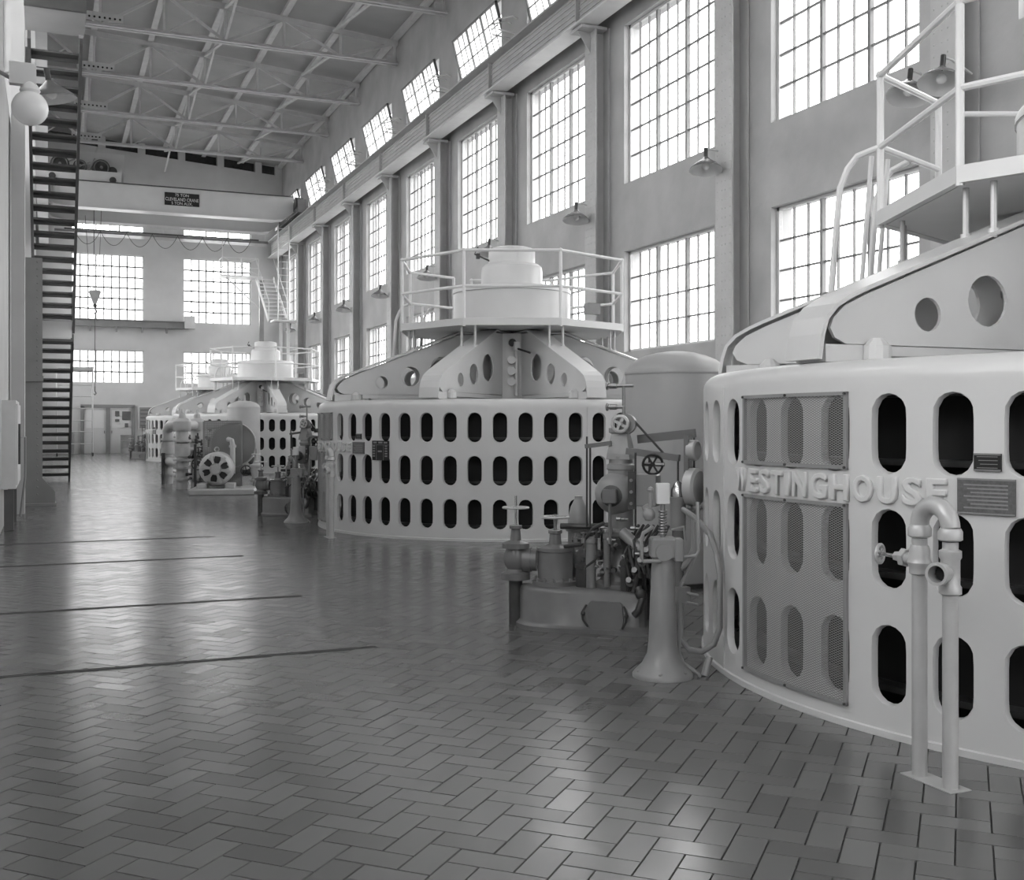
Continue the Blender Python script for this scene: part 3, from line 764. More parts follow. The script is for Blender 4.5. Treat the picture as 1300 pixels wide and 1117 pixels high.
def make_generator():
    t = thing('generator')
    housing().build('housing', 'white', t, ang=30)
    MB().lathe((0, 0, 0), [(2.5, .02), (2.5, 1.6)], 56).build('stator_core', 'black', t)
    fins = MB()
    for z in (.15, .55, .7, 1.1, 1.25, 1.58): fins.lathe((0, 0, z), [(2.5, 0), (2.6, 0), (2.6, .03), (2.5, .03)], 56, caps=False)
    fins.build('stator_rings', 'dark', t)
    # spider: eight box arms
    top = [(2.735, 1.775), (2.715, 1.9), (2.69, 1.98), (2.63, 2.045), (2.54, 2.095), (2.44, 2.138), (.86, 2.752), (.3, 2.752)]
    web = [(2.56, 1.86), (2.63, 1.89), (2.66, 1.94), (2.64, 1.99), (2.57, 2.055), (2.43, 2.12), (.86, 2.732), (.3, 2.732), (.3, 1.86)]
    circ = lambda r, z, q: [(r + q * math.cos(2 * PI * k / 20), z + q * math.sin(2 * PI * k / 20)) for k in range(20)]
    holes = [circ(1.12, 2.23, .19), circ(1.6, 2.12, .14), circ(2.02, 2.03, .09)]
    wm = MB()
    for s in (-.105, .085): wm.plate(web, holes, .02, lambda u, v, w, s=s: (u, s + w, v))
    wmesh = wm.mesh('arm', smooth=False); wmesh.materials.append(M['white'])
    pm = MB()
    rs = []
    for i, (r, z) in enumerate(top):
        p0 = Vector(top[max(i - 1, 0)]); p1 = Vector(top[min(i + 1, len(top) - 1)]); d = (p1 - p0).normalized(); nn = Vector((d.y, -d.x))
        if nn.x < 0 and nn.y < 0: nn = -nn
        nn = Vector((-d.y, d.x)); nn = nn if (nn.x + nn.y) > 0 else -nn
        o_ = Vector((r, z)) + nn * .022
        rs.append([(r, -.135, z), (r, .135, z), (o_.x, .135, o_.y), (o_.x, -.135, o_.y)])
    pm.rings(rs); pmesh = pm.mesh('top_flange', smooth=False); pmesh.materials.append(M['white'])
    fm_ = MB(); fm_.box((2.58, 0, 1.81), (.24, .24, .09)); fm_.box((1.3, 0, 1.83), (2.0, .2, .05)); fm_.lathe((2.4, .15, 1.78), [(.07, 0), (.07, .07), (.03, .11)], 12); fm_.lathe((2.4, -.15, 1.78), [(.07, 0), (.07, .07), (.03, .11)], 12)
    fmesh = fm_.mesh('foot_pad', smooth=False); fmesh.materials.append(M['white'])
    rm = MB()
    rm.cyl((1.55, 0, 2.47), (1.55, 0, 2.8), .018, n=8).cyl((1.55, 0, 2.49), (1.55, 0, 2.52), .03, n=8)
    rmesh = rm.mesh('support_rod', smooth=True); rmesh.materials.append(M['silver'])
    for k in range(8):
        a = R(45 * k)
        w_ = inst('arm', wmesh, t, (0, 0, 0), (0, 0, a))
        inst('top_flange', pmesh, w_, (0, 0, 0)); inst('foot_pad', fmesh, w_, (0, 0, 0)); inst('support_rod', rmesh, w_, (0, -.1, 0)); inst('support_rod', rmesh, w_, (0, .1, 0))
    MB().lathe((0, 0, 0), [(.62, 1.78), (.62, 2.74)], 32).build('hub', 'white', t)
    # dark rag of valves and a gauge between the two arms that face the aisle
    k_ = MB(); a = R(247)
    for z in (2.05, 2.2, 2.36): k_.cyl(cylpt(a, z, .62), cylpt(a, z, .72), .06, n=12)
    k_.tube([cylpt(a + .1, 1.85, .68), cylpt(a + .1, 2.5, .68)], .03, 8); k_.build('hub_fittings', 'silver', t)
    k_ = MB(); k_.box(cylpt(R(252), 2.55, .75), (.08, .08, .12)); k_.build('junction_box', 'white2', t, smooth=False)
    k_ = MB(); k_.sphere(cylpt(R(248), 2.6, .72), .06, 10); k_.tube([cylpt(R(252), 2.52, .75), cylpt(R(262), 2.44, 1.0)], .015, 5); k_.build('work_lamp', 'dark', t)
    # octagonal platform
    oc = [(1.72 * math.cos(R(45 * k)), 1.72 * math.sin(R(45 * k))) for k in range(8)]
    MB().rings([[(x * .96, y * .96, 2.78) for x, y in oc], [(x * .96, y * .96, 2.83) for x, y in oc]]).build('platform_deck', 'white', t, smooth=False)
    fz = MB(); fz.rings([[(x * .965, y * .965, 2.78) for x, y in oc], [(x, y, 2.775) for x, y in oc], [(x, y, 2.87) for x, y in oc], [(x * .985, y * .985, 2.875) for x, y in oc], [(x * .965, y * .965, 2.82) for x, y in oc]], caps=False)
    fz.build('platform_fascia', 'white', t, smooth=False)
    def P(k, f=0.0):
        a_, b_ = oc[k % 8], oc[(k + 1) % 8]; return (a_[0] + (b_[0] - a_[0]) * f, a_[1] + (b_[1] - a_[1]) * f)
    pr = .024
    posts = [(k, 0) for k in range(8)] + [(3, 0)]
    for k in range(8):
        x, y = P(k); q = MB().tube([(x * .985, y * .985, 2.76), (x * .985, y * .985, 3.78)], pr, 8); q.sphere((x * .985, y * .985, 3.78), pr * 1.35, 8); q.build('rail_post', 'white2', t)
    # the edge from 90 to 135 degrees is open at one end
    x, y = P(2, .3); MB().tube([(x * .985, y * .985, 2.86), (x * .985, y * .985, 3.78)], pr, 8).build('rail_post', 'white2', t)
    for k in range(8):
        f0 = .3 if k == 2 else 0
        for nm, z in (('top_rail', 3.78), ('mid_rail', 3.3)):
            a_, b_ = P(k, f0), P(k + 1); MB().tube([(a_[0] * .985, a_[1] * .985, z), (b_[0] * .985, b_[1] * .985, z)], pr * .9, 8).build(nm, 'white2', t)
    # ladder down to the spider arm
    for (bx, by), (tx, ty) in (((-1.42, 1.47), (-1.2, 1.2)), ((-.88, 1.72), (-.74, 1.42))):
        mx_, my_ = bx + (tx - bx) * .35, by + (ty - by) * .35
        MB().tube([(bx, by, 2.0), (bx + (tx - bx) * .25, by + (ty - by) * .25, 3.05), (mx_ + .02, my_, 3.18), (mx_ + .06, my_ - .05, 3.26), (tx, ty, 3.3)], .022, 8).build('ladder_handrail', 'white2', t)
    for dx, dy in ((-1.13, 1.52), (-.96, 1.55)): MB().tube([(dx, dy, 1.9), (dx + .05, dy - .1, 3.3)], .018, 6).build('ladder_stanchion', 'white2', t)
    # exciter stack
    ex = MB().lathe((0, 0, 0), [(.92, 2.83), (.92, 2.9), (.865, 2.91), (.865, 3.35), (.875, 3.355), (.875, 3.4), (.86, 3.43), (.45, 3.45)], 56).build('exciter_drum', 'white', t)
    MB().lathe((0, 0, 0), [(.8765, 3.352), (.8765, 3.358)], 56, caps=False).build('drum_seam', 'dark', ex)
    MB().lathe((0, 0, 0), [(.455, 3.44), (.455, 3.7), (.445, 3.76), (.4, 3.8), (.34, 3.81)], 48).build('exciter_cap', 'white', t)
    MB().lathe((0, 0, 0), [(.345, 3.8), (.345, 4.0), (.335, 4.03), (.25, 4.055), (.01, 4.06)], 40).build('shaft_cover', 'white', t)
    bk = MB(); bk.box((-.5, .1, 3.92), (.05, .04, .08)); bk.tube([(-.33, .05, 3.85), (-.55, .1, 3.95), (-.5, .1, 4.05)], .015, 5); bk.build('speed_switch', 'dark', t)
    pl = MB(); pl.box((.95, -.75, 3.12), (.2, .14, .16)); pl.build('terminal_box', 'grey2', t, smooth=False)
    # expanded metal doors over three columns of holes
    for z0, z1 in ((1.232, 1.605), (.1, 1.068)):
        a0, a1 = R(170.6), R(188.2); r = GR + .012
        fr2 = MB(); e = .018
        for (p0, p1, q0, q1) in ((z0, z0 + e, a0, a1), (z1 - e, z1, a0, a1), (z0, z1, a0, a0 + e / GR), (z0, z1, a1 - e / GR, a1)):
            w_ = curved_plate(p0, p1, q0, q1, GR - .002, .02, 8); fr2.add(w_.v, w_.f)
        dp = fr2.build('screen_door', 'grey2', t, smooth=False)
        lat = MB(); W_ = (a1 - a0) * GR; H_ = z1 - z0; px_, pz_ = .026, .012; sl = pz_ / px_
        seg = W_ / 12
        def ribbon(s0, c0, sg_):
            pts_ = []
            for i in range(13):
                u = i * seg; v = c0 + sg_ * sl * u
                if v < 0 or v > H_: continue
                pts_.append((u, v))
            # clip the ends to the frame
            ends = []
            for v in (0.0, H_):
                u = (v - c0) / (sg_ * sl)
                if 0 < u < W_: ends.append((u, v))
            pts_ = sorted(pts_ + ends)
            if len(pts_) < 2: return
            hw_ = .0018
            vs = []; fs = []
            for (u, v) in pts_:
                a_ = a0 + u / GR
                vs += [cylpt(a_, z0 + v - hw_, r), cylpt(a_, z0 + v + hw_, r)]
            for i in range(len(pts_) - 1): fs.append((2 * i, 2 * i + 2, 2 * i + 3, 2 * i + 1))
            lat.add(vs, fs)
        n = int((H_ + W_ * sl) / pz_) + 1
        for i in range(n):
            ribbon(0, -W_ * sl + i * pz_, 1); ribbon(0, i * pz_, -1)
        lat.build('expanded_metal', 'mesh', dp, smooth=False, kind='stuff')
        bo = MB()
        for a_ in (a0 + .003, (a0 + a1) / 2, a1 - .003):
            for z in (z0 + .009, z1 - .009): bo.cyl(cylpt(a_, z, GR + .016), cylpt(a_, z, GR + .026), .007, n=6)
        bo.build('screws', 'dark', dp, kind='stuff')
    # raised name on the housing
    word = 'WESTINGHOUSE'
    wid = dict(W=1.25, I=.45, N=1.05, G=1.08, O=1.08, H=1.05, U=1.02)
    ws = [wid.get(ch, .92) for ch in word]; tot = sum(ws); A0, A1 = R(168.3), R(199.1); acc = 0
    for ch, w_ in zip(word, ws):
        ac = A0 + (A1 - A0) * (acc + w_ / 2) / tot; acc += w_
        me = text_mesh(ch, .168, .008, .006, res=3)
        me.materials.clear(); me.materials.append(M['white'])
        xs = [v.co.x for v in me.vertices]; cx = (min(xs) + max(xs)) / 2; full = max(xs) - min(xs)
        target = (A1 - A0) * GR * w_ / tot * .80
        for v in me.vertices: v.co.x = (v.co.x - cx) * target / full; v.co.y -= .06
        bend(me, 1.147, ac, GR + .004)
        inst('letter', me, t, (0, 0, 0))
    def nameplate(a, z, w, h, mt, lines):
        pl_ = curved_plate(z - h / 2, z + h / 2, a - w / 2 / GR, a + w / 2 / GR, GR, .012, 4).build('nameplate', mt, t, smooth=False)
        rim = MB()
        for dz in (-h / 2 + .004, h / 2 - .004):
            q = curved_plate(z + dz - .003, z + dz + .003, a - w / 2 / GR, a + w / 2 / GR, GR + .012, .003, 4); rim.add(q.v, q.f)
        for i in range(lines):
            zz = z + h * (.32 - .64 * i / max(lines - 1, 1)); q = curved_plate(zz - h * .02, zz + h * .02, a - w * (.38 - .06 * (i % 3)) / GR, a + w * .38 / GR, GR + .012, .0015, 3); rim.add(q.v, q.f)
        rim.build('plate_lines', 'dull' if mt == 'sign' else 'grey2', pl_, smooth=False)
        return pl_
    nameplate(R(202.45), 1.285, .115, .075, 'sign', 4)
    nameplate(R(202.3), 1.137, .245, .155, 'plate', 7)
    for a_ in (R(266.8), R(311), R(164), R(93)): curved_plate(.035, 1.66, a_ - .004, a_ + .004, GR, .006, 1).build('seam_strip', 'white', t, smooth=False)
    return t, nameplate
gen, _np = make_generator()
GL = ['white generator nearest the camera, cut by the right edge, raised name in front',
      'white generator complete in mid view with an octagonal railed platform on top',
      'white generator beyond the pump bay, third from the camera',
      'white generator farthest from the camera, before the end wall']
gens = [gen] + [copy_tree(gen) for _ in range(3)]
for g_, (x, y), lb in zip(gens, GENS, GL):
    g_.location = (x, y, 0); tag(g_, lb, 'generator', 'row of generators')
# large black rating plate only on the second one
pl_ = curved_plate(.985, 1.235, R(210.9) - .143 / GR, R(210.9) + .143 / GR, GR, .014, 4).build('rating_plate', 'sign', gens[1], smooth=False, label='black rating plate with pale rows of figures')
rim = MB(); a = R(210.9)
for z0, z1, u0, u1 in ((1.2, 1.222, -.12, -.06), (1.2, 1.222, -.03, .04), (1.2, 1.222, .06, .12), (1.18, 1.184, -.143, .143), (.985, 1.184, -.068, -.064), (.985, 1.184, .055, .059)) + tuple((1.03 + i * .032, 1.048 + i * .032, -.13, -.09) for i in range(5)) + tuple((1.03 + i * .032, 1.048 + i * .032, .08, .12) for i in range(5)) + ((1.09, 1.11, -.04, .03),):
    q = curved_plate(z0, z1, a + u0 / GR, a + u1 / GR, GR + .014, .002, 2); rim.add(q.v, q.f)
rim.build('plate_figures', 'dull', pl_, smooth=False)

# ------------------------------------------------------------------ U pipe with valve beside each generator
def make_upipe():
    t = thing('u_bend_pipe')                    # origin at the foot of the pipe that carries the valve; second pipe toward -y
    r = .031; g_ = -.168
    MB().cyl((0, 0, 0), (0, 0, .98), r, n=18).build('riser', 'silver', t)
    MB().cyl((0, g_, 0), (0, g_, .98), r, n=18).build('riser', 'silver', t)
    ub = MB(); ub.tube([(0, g_ / 2 - g_ / 2 * math.cos(PI * i / 14), 1.035 + .084 * math.sin(PI * i / 14)) for i in range(15)], .038, 14)
    for y in (0, g_): ub.lathe((0, y, .985), [(.04, 0), (.048, .005), (.048, .035), (.04, .05)], 18)
    ub.build('u_bend', 'silver', t)
    MB().box((0, g_ / 2, .002), (.11, .28, .004)).build('floor_plate', 'silver', t, smooth=False)
    vb = MB(); vb.lathe((0, 0, .88), [(.034, -.05), (.042, -.045), (.042, -.02), (.05, 0), (.042, .02), (.042, .05), (.036, .07)], 18); vb.cyl((0, 0, .89), (0, .09, .89), .03, .024); vb.lathe((0, .07, .89), [(.036, 0), (.04, .01), (.04, .025), (.024, .04), (.02, .07)], 6, (0, 1, 0)); vb.build('gate_valve', 'silver', t)
    MB().cyl((0, .14, .89), (0, .245, .89), .008, n=8).build('valve_stem', 'steel', t)
    MB().wheel((0, .235, .89), (-.45, 1, 0), .047, 6, .008).build('handwheel', 'silver', t)
    tb = MB(); tb.lathe((0, g_, .86), [(.034, -.09), (.044, -.085), (.044, -.06), (.038, -.05), (.038, .05), (.044, .06), (.044, .085), (.034, .09)], 18)
    tb.lathe((-.02, g_, .86), [(.03, 0), (.038, .02), (.04, .06), (.046, .062), (.046, .085), (.034, .085), (.034, .02)], 18, (-1, -.35, 0)); tb.build('open_tee', 'silver', t)
    MB().cyl((-.045, g_ - .012, .86), (-.05, g_ - .014, .86), .033, n=14).build('tee_bore_shade', 'black', t)  # black disc paints the shade inside the open tee
    return t
up = make_upipe()
for i, (gx, gy) in enumerate(GENS[:3]):
    c = up if i == 0 else copy_tree(up)
    c.location = (gx - 3.015, gy - 1.11, 0)
    tag(c, 'silver U bend pipe with a small handwheel beside the %s generator' % ORD[i], 'pipe', 'u bend pipes by the generators')

# ------------------------------------------------------------------ pressure tanks
def make_tank(rr, H):
    t = thing('pressure_tank')
    MB().lathe((0, 0, 0), [(rr * .98, .05), (rr, .06), (rr, H - .2)] + [(rr * math.cos(R(d)), H - .2 + .2 * math.sin(R(d))) for d in (12, 25, 38, 52, 66, 78, 90)], 48).build('shell', 'tank', t)
    MB().lathe((0, 0, 0), [(rr + .006, H - .215), (rr + .009, H - .2), (rr + .003, H - .185)], 48, caps=False).build('weld_band', 'tank', t)
    MB().lathe((0, 0, 0), [(rr * .8, 0), (rr * .8, .06)], 32).build('base_ring', 'grey', t)
    m_ = MB(); m_.lathe((.14, -rr + .03, .42), [(.11, 0), (.11, .06), (.08, .07), (.08, .1)], 20, (.3, -1, 0)); m_.build('manhole', 'dark', t)
    return t
tk = make_tank(.455, 2.11); tk.location = (5.26, 8.69, 0)
tag(tk, 'tall grey pressure tank with a domed top behind the nearest governor', 'tank', 'pressure tanks')
tk2 = copy_tree(tk); tk2.location = (5.08, 31.8, 0)
tag(tk2, 'grey domed pressure tank standing behind the pump set', 'tank', 'pressure tanks')

# ------------------------------------------------------------------ governors
def make_governor():
    t = thing('governor')                       # x along the machine toward the generator, -y faces the aisle
    # sump base: a rounded drum end joined to a box
    def outline(d):
        o = []
        for k in range(13): an = PI / 2 + PI * k / 12; o.append((-.22 + (.27 + d) * math.cos(an), (.27 + d) * math.sin(an)))
        o += [(-.02, -.27 - d), (.08, -.22 - d), (.44, -.22 - d), (.47 + d, -.19 - d), (.47 + d, .24 + d), (.44, .27 + d)]
        return o
    b = MB(); b.rings([[(x, y, z) for x, y in outline(d)] for d, z in ((.03, 0), (.03, .03), (.012, .045), (0, .06), (0, .27), (-.01, .29), (-.03, .30))]); b.build('sump', 'grey', t, ang=40)
    dp = MB(); dp.plate([(.10 + (.115 + .0) * math.cos(an) * 1.25 + .1, .135 + .085 * math.sin(an)) for an in [PI / 4]] if False else
        [(.09, .05), (.105, .035), (.31, .035), (.325, .05), (.335, .1), (.325, .21), (.31, .225), (.105, .225), (.09, .21), (.08, .1)], [], .022, lambda u, v, w: (u, -.222 - w, v)); dp.build('inspection_door', 'grey', t, smooth=False)
    for s in (0, 1):
        hd = MB(); x = .075 if s == 0 else .34; sg_ = -1 if s == 0 else 1
        hd.tube([(x, -.25, .2), (x + sg_ * .025, -.27, .15), (x + sg_ * .02, -.27, .1), (x + sg_ * -.01, -.25, .05)], .009, 6); hd.sphere((x + sg_ * .02, -.265, .14), .018, 8)
        hd.build('door_clamp', 'dark', t)
    # distributing valve drum with handwheel
    d = MB().lathe((-.22, -.04, .3), [(.165, 0), (.165, .03), (.13, .035), (.125, .05), (.125, .235), (.135, .24), (.135, .265), (.07, .275), (.045, .29), (.04, .36), (.05, .365), (.05, .385), (.02, .39)], 32).build('valve_drum', 'grey', t)
    bl = MB()
    for k in range(14): an = 2 * PI * k / 14; bl.lathe((-.22 + .147 * math.cos(an), -.04 + .147 * math.sin(an), .33), [(.014, 0), (.014, .016), (.008, .024)], 6)
    bl.build('flange_bolts', 'grey', d, kind='stuff')
    MB().cyl((-.22, -.04, .66), (-.22, -.04, .8), .012).build('valve_stem', 'dull', t)
    MB().wheel((-.22, -.04, .78), (0, 0, 1), .105, 5, .009).build('handwheel', 'silver', t)
    # globe valve on a floor pipe at the outer end
    vx = -.5
    MB().cyl((vx, -.1, 0), (vx, -.1, .34), .05, n=16).build('suction_pipe', 'dark', t)
    MB().lathe((vx, -.1, .33), [(.105, 0), (.105, .045), (.07, .055), (.06, .075), (.078, .1), (.09, .14), (.085, .18), (.07, .22), (.1, .225), (.1, .26), (.085, .265), (.04, .28), (.032, .36), (.045, .365), (.045, .385), (.015, .39)], 28).build('globe_valve', 'grey', t)
    MB().cyl((vx, -.1, .7), (vx, -.1, .93), .009).build('valve_stem', 'steel', t)
    MB().wheel((vx, -.1, .845), (0, 0, 1), .1, 5, .008).build('handwheel', 'silver', t)
    MB().lathe((vx + .05, -.08, .47), [(.09, .0), (.09, .06), (.08, .06), (.08, .1)], 24, (1, .2, 0)).build('pipe_flange', 'grey', t)
    # bullet shaped accumulator behind
    MB().lathe((-.11, .18, .3), [(.08, 0), (.08, .36), (.095, .365), (.095, .385), (.08, .39), (.078, .46), (.06, .54), (.035, .59), (.03, .6), (.03, .62), (.01, .625)], 24).build('accumulator', 'grey2', t)
    # actuator column
    ax_, ay = .25, .02
    MB().lathe((ax_, ay, .3), [(.19, 0), (.19, .03), (.15, .05), (.11, .13), (.085, .22), (.075, .3), (.075, .33), (.1, .34), (.1, .36)], 28).build('actuator_pedestal', 'grey', t)
    MB().lathe((ax_, ay, .66), [(.11, 0), (.11, .03), (.09, .05), (.09, .46), (.1, .47), (.1, .5), (.085, .51), (.085, .56)], 28).build('actuator_body', 'grey2', t)
    MB().sphere((ax_ - .02, ay - .04, .96), .155, 24, .97).build('ball_casing', 'grey2', t)
    MB().lathe((ax_ - .02, ay - .16, .95), [(.075, 0), (.075, .03), (.06, .035)], 20, (0, -1, 0)).build('cover_boss', 'dark', t)
    MB().rbox((ax_ - .02, ay - .22, .95), (.1, .07, .1), .012).build('position_box', 'grey', t)
    MB().tube([(ax_ - .02, ay - .22, .9), (ax_ - .02, ay - .22, .62)], .012, 6).build('box_conduit', 'grey', t)
    tw = MB(); tw.rings([[(ax_ + sx * w_, ay + sy * w_, z) for sx, sy in ((-1, -1), (1, -1), (1, 1), (-1, 1))] for w_, z in ((.085, 1.2), (.08, 1.24), (.055, 1.38), (.07, 1.39), (.07, 1.42))]); tw.build('head_tower', 'grey2', t, smooth=False)
    MB().wheel((ax_ + .02, ay - .1, 1.45), (0, -1, 0), .068, 4, .013).build('control_wheel', 'silver', t)
    MB().lathe((ax_ + .05, ay - .06, 1.45), [(.07, 0), (.07, .05), (.05, .07)], 20, (0, 1, 0)).build('flyball_cover', 'grey2', t)
    vp = MB(); vp.tube([(ax_ + .02, ay, 1.42), (ax_ + .02, ay, 1.72)], .012, 8)
    for z in (1.57, 1.72): vp.tube([(ax_ + .09 if z > 1.6 else ax_ + .03, ay, z), (ax_ - .09, ay, z)], .012, 8); vp.lathe((ax_ - .03, ay, z), [(.02, 0), (.02, .05)], 8, (-1, 0, 0))
    vp.build('gauge_pipe', 'dull', t)
    for z in (1.57, 1.72): MB().wheel((ax_ - .1, ay, z), (1, 0, 0), .03, 4, .007).build('cock_handle', 'dull', t)
    # levers and hanging rods
    lv = MB(); lv.bar((ax_ - .24, ay - .07, 1.29), (ax_ - .05, ay - .06, 1.315), .05, .03); lv.bar((ax_ + .06, ay - .06, 1.26), (ax_ + .44, ay - .1, 1.215), .05, .045); lv.build('floating_lever', 'grey', t, smooth=False)
    lv = MB(); lv.bar((ax_ + .1, ay + .1, 1.34), (ax_ + .52, ay + .06, 1.385), .035, .06); lv.build('restoring_lever', 'grey', t, smooth=False)
    for x, z0, z1, y in ((ax_ - .23, .72, 1.36, -.07), (ax_ - .2, .72, 1.28, -.09), (ax_ + .43, 1.0, 1.24, -.1), (ax_ + .51, 1.1, 1.38, .06), (ax_ + .13, .7, 1.25, -.1), (ax_ + .2, 1.1, 1.25, .02)): MB().tube([(x, ay + y, z0), (x, ay + y, z1)], .008, 6).build('link_rod', 'dark', t)
    MB().tube([(ax_ + .1, ay - .05, 1.48), (ax_ + .36, ay - .05, 1.2)], .009, 6).build('link_rod', 'dark', t)
    MB().wheel((ax_ + .26, ay - .13, 1.17), (.2, -1, 0), .076, 6, .009).build('speeder_wheel', 'black', t)
    MB().cyl((ax_ + .18, ay - .12, 1.17), (ax_ + .34, ay - .12, 1.17), .014).build('speeder_shaft', 'dull', t)
    MB().rbox((ax_ + .21, ay - .08, .99), (.16, .14, .22), .012).build('relay_case', 'grey2', t)
    tm = MB().box((ax_ + .12, ay - .16, .99), (.05, .03, .26)).build('terminal_strip', 'dark', t, smooth=False)
    for k in range(3): MB().cyl((ax_ + .12, ay - .178, .9 + k * .08), (ax_ + .12, ay - .186, .9 + k * .08), .012, n=8).build('terminal', 'dull', tm)
    MB().lathe((ax_ + .43, ay - .1, .72), [(.055, 0), (.055, .2), (.06, .21), (.06, .225), (.05, .23)], 20).build('dashpot', 'grey2', t)
    MB().lathe((ax_ + .43, ay - .1, .95), [(.052, 0), (.05, .05), (.03, .09), (.012, .11)], 20).build('dashpot_dome', 'steel', t)
    MB().tube([(ax_ + .43, ay - .1, .32), (ax_ + .43, ay - .1, .72)], .04, 12).build('dashpot_stand', 'grey', t)
    # gauge board at the generator end, dials edge on
    gb = MB().box((ax_ + .5, ay - .1, 1.14), (.03, .16, .46)).build('gauge_board', 'grey', t, smooth=False)
    MB().lathe((ax_ + .515, ay - .12, 1.02), [(.13, 0), (.13, .06), (.11, .075)], 28, (1, -.25, 0)).build('pressure_gauge', 'silver', gb)
    MB().lathe((ax_ + .515, ay - .12, 1.27), [(.07, 0), (.07, .05), (.06, .06)], 24, (1, -.25, 0)).build('pressure_gauge', 'silver', gb)
    MB().tube([(ax_ + .55, ay - .1, .92), (ax_ + .55, ay - .1, .6), (ax_ + .5, ay - .1, .5), (ax_ + .44, ay - .1, .45)], .03, 10).build('board_post', 'grey2', t)
    cl = MB()
    for k in range(4): cl.sphere((ax_ + .52 + k * .035, ay - .16, .88), .018, 8)
    cl.build('gauge_cocks', 'dull', t)
    # pilot cylinders, springs and piping between the drum and the column
    for x, y, z0, z1, r_, mt in ((.07, -.12, .3, .66, .035, 'grey2'), (.2, -.17, .32, .7, .025, 'grey'), (-.0, -.1, .3, .48, .045, 'dark'), (.13, -.1, .5, .72, .028, 'steel'), (.33, -.18, .3, .52, .03, 'dark'), (.4, -.05, .3, .62, .04, 'dark')):
        MB().lathe((x, y, z0), [(r_, 0), (r_, z1 - z0 - .05), (r_ * 1.2, z1 - z0 - .045), (r_ * 1.2, z1 - z0 - .02), (r_ * .4, z1 - z0)], 16).build('pilot_cylinder', mt, t)
    pp = MB()
    pp.tube([(-.13, -.1, .58), (0, -.14, .6), (.1, -.16, .72), (.18, -.17, .76)], .014, 8)
    pp.tube([(-.1, -.02, .62), (.02, .0, .63), (.2, .0, .63)], .018, 8)
    pp.tube([(-.2, .02, .71), (.0, .05, .71), (.22, .05, .73)], .022, 8)
    pp.tube([(.36, -.1, .66), (.42, -.2, .6), (.43, -.22, .42), (.4, -.22, .3)], .016, 8)
    pp.tube([(.34, -.1, .6), (.38, -.2, .5), (.46, -.2, .4), (.47, -.16, .31)], .014, 8)
    pp.tube([(.05, -.2, .31), (.05, -.2, .45), (.12, -.2, .5), (.12, -.1, .55)], .01, 6)
    pp.build('oil_pipes', 'dark', t)
    sl = MB().cyl((ax_ + .05, ay - .16, .7), (ax_ + .2, ay - .2, .58), .04, n=14); sl.build('servo_cylinder', 'grey2', t)
    ms = MB()
    rnd = random.Random(5)
    for k in range(46):
        x = rnd.uniform(-.02, .44); y = rnd.uniform(-.2, .05); z = rnd.uniform(.32, .7); r_ = rnd.uniform(.01, .026)
        axd = rnd.choice([(0, 0, 1), (1, 0, 0), (0, 1, 0)]); ms.lathe((x, y, z), [(r_, 0), (r_, .03), (r_ * .6, .035), (r_ * .6, .07)], 8, axd)
    ms.build('fittings', 'dark', t, kind='stuff')
    ms = MB()
    for k in range(24):
        x = rnd.uniform(-.02, .46); y = rnd.uniform(-.22, .0); z = rnd.uniform(.4, .8); r_ = rnd.uniform(.008, .02)
        ms.lathe((x, y, z), [(r_, 0), (r_, .03), (r_ * .5, .035), (r_ * .5, .06)], 8, rnd.choice([(0, 0, 1), (1, 0, 0), (0, -1, 0)]))
    ms.build('bright_fittings', 'dull', t, kind='stuff')
    # dark oil pump and pipework between the column and the generator
    pm_ = MB(); pm_.lathe((.5, -.02, .1), [(.09, 0), (.09, .2), (.11, .21), (.11, .24), (.06, .26), (.06, .45)], 18); pm_.build('oil_pump', 'dark', t)
    pm_ = MB()
    for k in range(7):
        x = .36 + k * .035; pm_.tube([(x, -.2 + .02 * k, .3 + .04 * (k % 3)), (x + .02, -.24, .4 + .03 * (k % 2)), (x - .03, -.2, .55 + .05 * (k % 3)), (x + .05, -.1, .75)], .011, 6)
    pm_.build('control_pipes', 'dark', t)
    pm_ = MB()
    for k in range(5): pm_.lathe((.38 + .04 * k, -.2, .36 + .07 * k), [(.03, 0), (.035, .02), (.02, .04), (.02, .08)], 10, (0, -1, .4))
    pm_.build('pipe_unions', 'grey', t)
    # drain valve at the lower right corner
    dv = MB(); dv.tube([(.44, -.24, .34), (.47, -.26, .26), (.45, -.28, .18), (.42, -.28, .15)], .025, 10); dv.sphere((.46, -.25, .29), .04, 12); dv.build('drain_valve', 'dark', t)
    return t
gv = make_governor(); GV_RZ = math.atan2(-.63, .675)
def gov_at(gx, gy): return (gx - 2.78, gy + 2.42, 0)
gpos = [GENS[0], GENS[1], GENS[3]]
GVL = ['grey governor full of valves and levers beside the nearest generator', 'dark governor crowded with levers left of the second generator', 'small dark governor beside the farthest generator']
for i, (gx, gy) in enumerate(gpos):
    c = gv if i == 0 else copy_tree(gv)
    c.location = gov_at(gx, gy); c.rotation_euler = (0, 0, GV_RZ); tag(c, GVL[i], 'governor', 'governors beside the generators')

